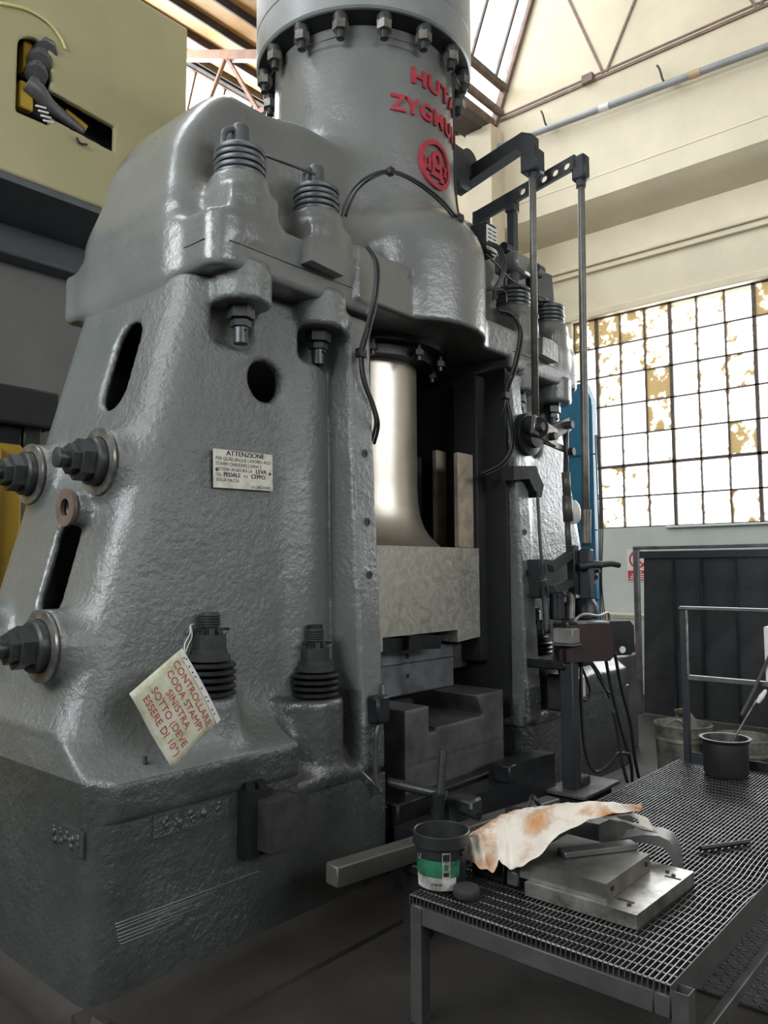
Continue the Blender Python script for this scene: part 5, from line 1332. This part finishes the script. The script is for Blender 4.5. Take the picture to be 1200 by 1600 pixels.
# ================================================================== right-hand side of the hall
# push-button station
S = empty('push_button_station', (3.08, -.30, 0), 'grey push-button box on a dark post in front of the hammer', 'control station')
box('base_block', (-.10, -.13, 0), (.30, .10, .24), BLACK, S, bevel=.01)
box('base_plate', (-.14, -.16, .24), (.36, .13, .262), DIEST, S, bevel=.004)
box('post', (-.045, -.045, .262), (.045, .045, 1.16), LEVER, S, bevel=.006)
box('gusset', (.045, -.05, .262), (.16, .03, .32), LEVER, S, bevel=.006)
box('shelf', (-.10, -.085, 1.16), (.13, .07, 1.172), DIEST, S, bevel=.002)
bx_ = box('button_box', (-.09, -.075, 1.172), (.09, .065, 1.27), simple('greasy_grey_box_paint', (.20, .20, .185), .45, 0, .35, 8, .1, 30), S, bevel=.008)
lathe('push_button', [(0, 0), (.022, 0), (.022, .02), (.05, .022), (.055, .034), (.04, .045), (0, .05)], (0, -.005, .049), LEVER, bx_, n=22)
lathe('castor', [(0, -.02), (.05, -.02), (.05, .02), (0, .02)], (.27, -.155, .10), DIEST, S, axis=(0, 1, 0), n=18)

# guard rail bolted to the end of the table
GR = empty('guard_rail', (3.52, -1.3, 0), 'dark steel guard rail standing at the far end of table', 'guard rail')
def grb(nm, lo, hi, mat=LEVER): return box(nm, Vector(lo) - Vector((3.52, -1.3, 0)), Vector(hi) - Vector((3.52, -1.3, 0)), mat, GR, bevel=.004)
grb('post', (3.49, -.90, 0), (3.53, -.862, 1.385)); grb('post', (3.49, -1.90, 0), (3.53, -1.862, 1.385))
grb('top_rail', (3.48, -1.90, 1.385), (3.54, -.858, 1.405), DIEST); grb('mid_rail', (3.49, -1.862, .945), (3.53, -.90, .975), DIEST)
grb('toe_board', (3.50, -1.862, .40), (3.51, -.90, .50)); grb('stop_plate', (3.48, -1.862, .36), (3.54, -.90, .40), DIEST)
grb('inner_angle', (3.486, -.915, .98), (3.494, -.90, 1.385), PLATEST)
grb('white_grip', (3.47, -1.42, .98), (3.55, -1.365, 1.30), WHITE)

# dark sheet-steel screen
SC = empty('steel_screen', (7.2, 0, 0), 'large sooty sheet-steel screen with tubular frame before the grey wall', 'screen')
SOOT = simple('sooty_sheet_steel', (.045, .046, .048), .5, .3, .5, 2.5, .15, 8)
box('post', (-.03, .96, 0), (.03, 1.02, 1.88), DIEST, SC, bevel=.006)
box('post', (-.03, -1.60, 0), (.03, -1.54, 1.88), DIEST, SC, bevel=.006)
box('top_rail', (-.03, -1.60, 1.86), (.03, 1.02, 1.90), DIEST, SC, bevel=.006)
box('top_strip', (-.035, -1.55, 1.76), (-.028, .94, 1.84), LEVER, SC, bevel=.002)
y = .92
for k, wd in enumerate((.36, .30, .36, .34, .36, .34, .38)):
    o = box('sheet_panel', (-.004, -wd / 2 + .004, 0), (.004, wd / 2 - .004, 1.80), SOOT, SC, bevel=0)
    o.location = (-.012 * (k % 2) + (.0 if k else -.01), y - wd / 2, .91); y -= wd
    if k == 0: o.rotation_euler = (R_(1.5), 0, 0)
for yy in (.56, .26, -.10, -.44, -.8):
    box('seam_strip', (-.03, yy - .012, .03), (-.018, yy + .012, 1.78), DARKST, SC, bevel=.002)

# paint-crusted pails, pot with ladle, leaning poker
CRUST = simple('crusted_pail', (.20, .19, .15), .7, 0, .4, 7, .4, 20, dark=(.02, .02, .02))
def pail(x, y, r, h, label):
    o = empty('pail', (x, y, 0), label, 'pail', 'pails beyond the table')
    lathe('body', [(0, 0), (r * .86, 0), (r, h), (r * 1.03, h + .008), (r * 1.0, h + .016), (r * .96, h), (r * .84, .02), (0, .02)], (0, 0, 0), CRUST, o, n=36)
    lathe('rim_bead', [(r * .985, h * .82), (r * 1.01, h * .83), (r * 1.01, h * .86), (r * .99, h * .87)], (0, 0, 0), CRUST, o, n=36, close=True)
    return o
pl1 = pail(4.04, -.66, .19, .555, 'tall crusted metal pail beyond the table, nearer the hammer')
tube('bail', [(-.17, .08, .55), (-.10, .02, .60), (-.06, -.02, .575), (-.05, -.03, .50)], .008, DIEST, pl1, n=6)
pl2 = pail(3.93, -1.09, .185, .54, 'crusted metal pail beyond the table behind the black pot')
POT = tag(lathe('cooking_pot', [(0, 0), (.112, 0), (.122, .015), (.124, .19), (.142, .205), (.143, .212), (.124, .212), (.116, .195), (.114, .02), (0, .02)], (3.28, -1.185, GZ), simple('burnt_black_pot', (.03, .03, .031), .5, .2, .4, 7, .1, 25), n=44), 'black round metal pot standing on the far end of grating', 'pot')
ld = tube('ladle', [(3.30, -1.16, GZ + .03), (3.33, -1.22, GZ + .20), (3.37, -1.34, GZ + .43)], .006, PLATEST, None, n=6)
tag(ld, 'thin steel ladle with a pale flattened end leaning in the pot', 'ladle')
lathe('flat_end', [(0, 0), (.012, .01), (.016, .05), (.010, .09), (0, .1)], (3.37, -1.34, GZ + .41), WHITE, ld, axis=(.2, -.5, .84), n=10)
pk = tube('poker', [(3.460,-1.224,0.768), (3.460,-1.290,0.899), (3.455,-1.338,1.005), (3.450,-1.407,1.152)], .010, DIEST, None, n=6)
tag(pk, 'grey twisted poker leaning on the guard rail above the pot', 'poker')
# tall blue cabinet behind the far frame
BC = empty('blue_cabinet', (5.5, .75, 0), 'tall bright blue steel cabinet behind the hammer by the window', 'cabinet')
prism('body', [(-.20, 0), (.17, 0), (.17, 3.25), (.10, 3.42), (-.20, 3.42)], .10, frame_m((.2 - .4, .2, 0), (0, -1, 0), (0, 0, 1)) if False else Matrix(((0, 0, 1, -.2), (-1, 0, 0, 0), (0, 1, 0, 0), (0, 0, 0, 1))), BLUE, BC, bevel=.01)
for z in (2.72, 2.0, 1.35): box('joint_line', (-.205, -.20, z), (-.199, .20, z + .012), simple('dark_blue_joint', (.015, .07, .12), .5, 0, .1, 5, 0), BC, bevel=0)
box('corner_strip', (-.212, -.18, 0), (-.19, -.155, 3.2), BLUE, BC, bevel=.003)
for k in range(3):
    t_ = tube('cable', [(-.22, -.21 - .015 * k, 2.9), (-.23, -.23 - .02 * k, 2.1), (-.22, -.22 - .01 * k, 1.5), (-.24, -.24 - .03 * k, 1.0), (-.22, -.3 - .02 * k, .55)], .006, CABLE, BC, n=6)
box('low_box', (-.3, -.42, 0), (.1, -.2, .85), DIEST, BC, bevel=.01)

# wall notices
WSG = simple('white_sign_face', (.75, .74, .70), .5, 0, .06, 6, 0); RSG = simple('red_sign_print', (.55, .03, .05), .5, 0, .1, 6, 0)
def wall_sign(y0, z1, w_, h_, name, label):
    o = empty(name, (8.695, y0 - w_ / 2, z1 - h_), label, 'sign')
    box('panel', (-.008, -w_ / 2, 0), (.002, w_ / 2, h_), WSG, o, bevel=.001)
    box('red_field', (-.0105, -w_ / 2 + .01, .01), (-.0075, w_ / 2 - .01, h_ * .33), RSG, o, bevel=0)
    r = w_ * .40
    lathe('prohibition_ring', [(r * .8, 0), (r, 0), (r, .004), (r * .8, .004)], (-.009, 0, h_ * .68), RSG, o, axis=(-1, 0, 0), n=36, close=True)
    d_ = box('prohibition_bar', (-.002, -r * .09, -r * .9), (.002, r * .09, r * .9), RSG, o, bevel=0); d_.location = (-.013, 0, h_ * .68); d_.rotation_euler = (R_(-45), 0, 0)
    bm = bmesh.new()
    rr = bmesh.ops.create_icosphere(bm, subdivisions=2, radius=r * .13); bmesh.ops.translate(bm, vec=(0, 0, r * .48), verts=rr['verts'])
    for a, b_ in (((0, 0, .36), (0, .05, -.05)), ((0, .05, -.05), (0, .25, -.5)), ((0, .05, -.05), (0, -.2, -.5)), ((0, 0, .28), (0, .3, .08)), ((0, 0, .28), (0, -.3, .15))):
        add_cyl(bm, Vector(a) * r, Vector(b_) * r, r * .09, n=6)
    f_ = bmobj('walking_figure', bm, INK, o); f_.scale = (.05, 1, 1); f_.location = (-.011, 0, h_ * .66)
    for k, f_w in enumerate((.35, .6, .7, .8)):
        box('print_line', (-.0118, -w_ * f_w / 2, h_ * (.255 - .065 * k)), (-.0104, w_ * f_w / 2, h_ * (.285 - .065 * k)), WSG, o, bevel=0)
wall_sign(1.755, 1.905, .30, .43, 'wall_sign', 'red and white prohibition sign on grey wall beside the screen')
cb2 = empty('low_cabinet', (8.45, 1.75, 0), 'low grey-green cabinet with pale strips below the prohibition sign', 'cabinet')
box('body', (-.12, -.5, .02), (.24, .35, 1.05), WALLG, cb2, bevel=.01)
for z in (.35, .99): box('pale_strip', (-.128, -.48, z), (-.12, .33, z + .045), simple('pale_yellow_tape', (.5, .47, .3), .6, 0, .15, 5, 0), cb2, bevel=0)
box('red_notice', (-.126, -.30, .52), (-.12, .05, .85), simple('faded_pink_notice', (.55, .42, .36), .6, 0, .1, 5, 0), cb2, bevel=0)
box('notice_band', (-.13, -.29, .56), (-.126, .04, .66), simple('dark_red_notice_band', (.22, .03, .03), .6, 0, .1, 5, 0), cb2, bevel=0)

# sack and scrap on the floor beyond the station
bm = bmesh.new(); Gs = []
for i in range(9):
    Gs.append([])
    for j in range(9):
        u_, v_ = i / 8, j / 8
        Gs[-1].append(bm.verts.new((u_ * .45 - .22 + .05 * math.sin(5 * v_), -.1 + .25 * v_ + .04 * math.sin(7 * u_), .48 * (1 - v_) * (.75 + .25 * math.sin(3 * u_ + 1)) + .01)))
for i in range(8):
    for j in range(8): bm.faces.new((Gs[i][j], Gs[i + 1][j], Gs[i + 1][j + 1], Gs[i][j + 1]))
sk = bmobj('canvas_sack', bm, simple('brown_canvas', (.16, .12, .085), .85, 0, .4, 6, .3, 30), None, smooth=True)
md = sk.modifiers.new('thickness', 'SOLIDIFY'); md.thickness = .02
sk.location = (5.05, -.45, 0.0); sk.rotation_euler = (0, 0, R_(-120)); tag(sk, 'crumpled brown canvas sack on the floor by the pails', 'sack')

# tread-plate on the floor beside and under the table
TP = box('tread_plate', (1.685, -3.1, 0.0), (3.3, -1.45, .010), simple('dark_tread_steel', (.07, .07, .068), .5, .4, .4, 6, .1, 30), bevel=.002)
tag(TP, 'worn steel tread plate laid on the floor beside the work table', 'tread plate')
bm = bmesh.new()
for i in range(46):
    for j in range(47):
        rot = Matrix.Rotation(R_(45 if (i + j) % 2 else -45), 3, 'Z')
        add_box(bm, (-.79 + i * .035, -.808 + j * .035, .006), (.026, .007, .004), rot)
ts = bmobj('raised_studs', bm, GRAT, TP, smooth=False); ts['kind'] = 'stuff'
st_ = bpy.data.objects['work_table']
ra, rb = (1.018,-1.826,0.254), (1.713,-1.826,0.251)
bar_a, bar_b = Vector((TX0 + .05, -1.828, (ra[2] + rb[2]) / 2)), Vector((TX1 - .05, -1.828, (ra[2] + rb[2]) / 2))
box('stretcher', W(bar_a.x, -1.845, bar_a.z - .03), W(bar_b.x, -1.812, bar_a.z + .012), simple('worn_rail_steel', (.11, .11, .11), .45, .5, .4, 6, .1, 30), T, bevel=.004)
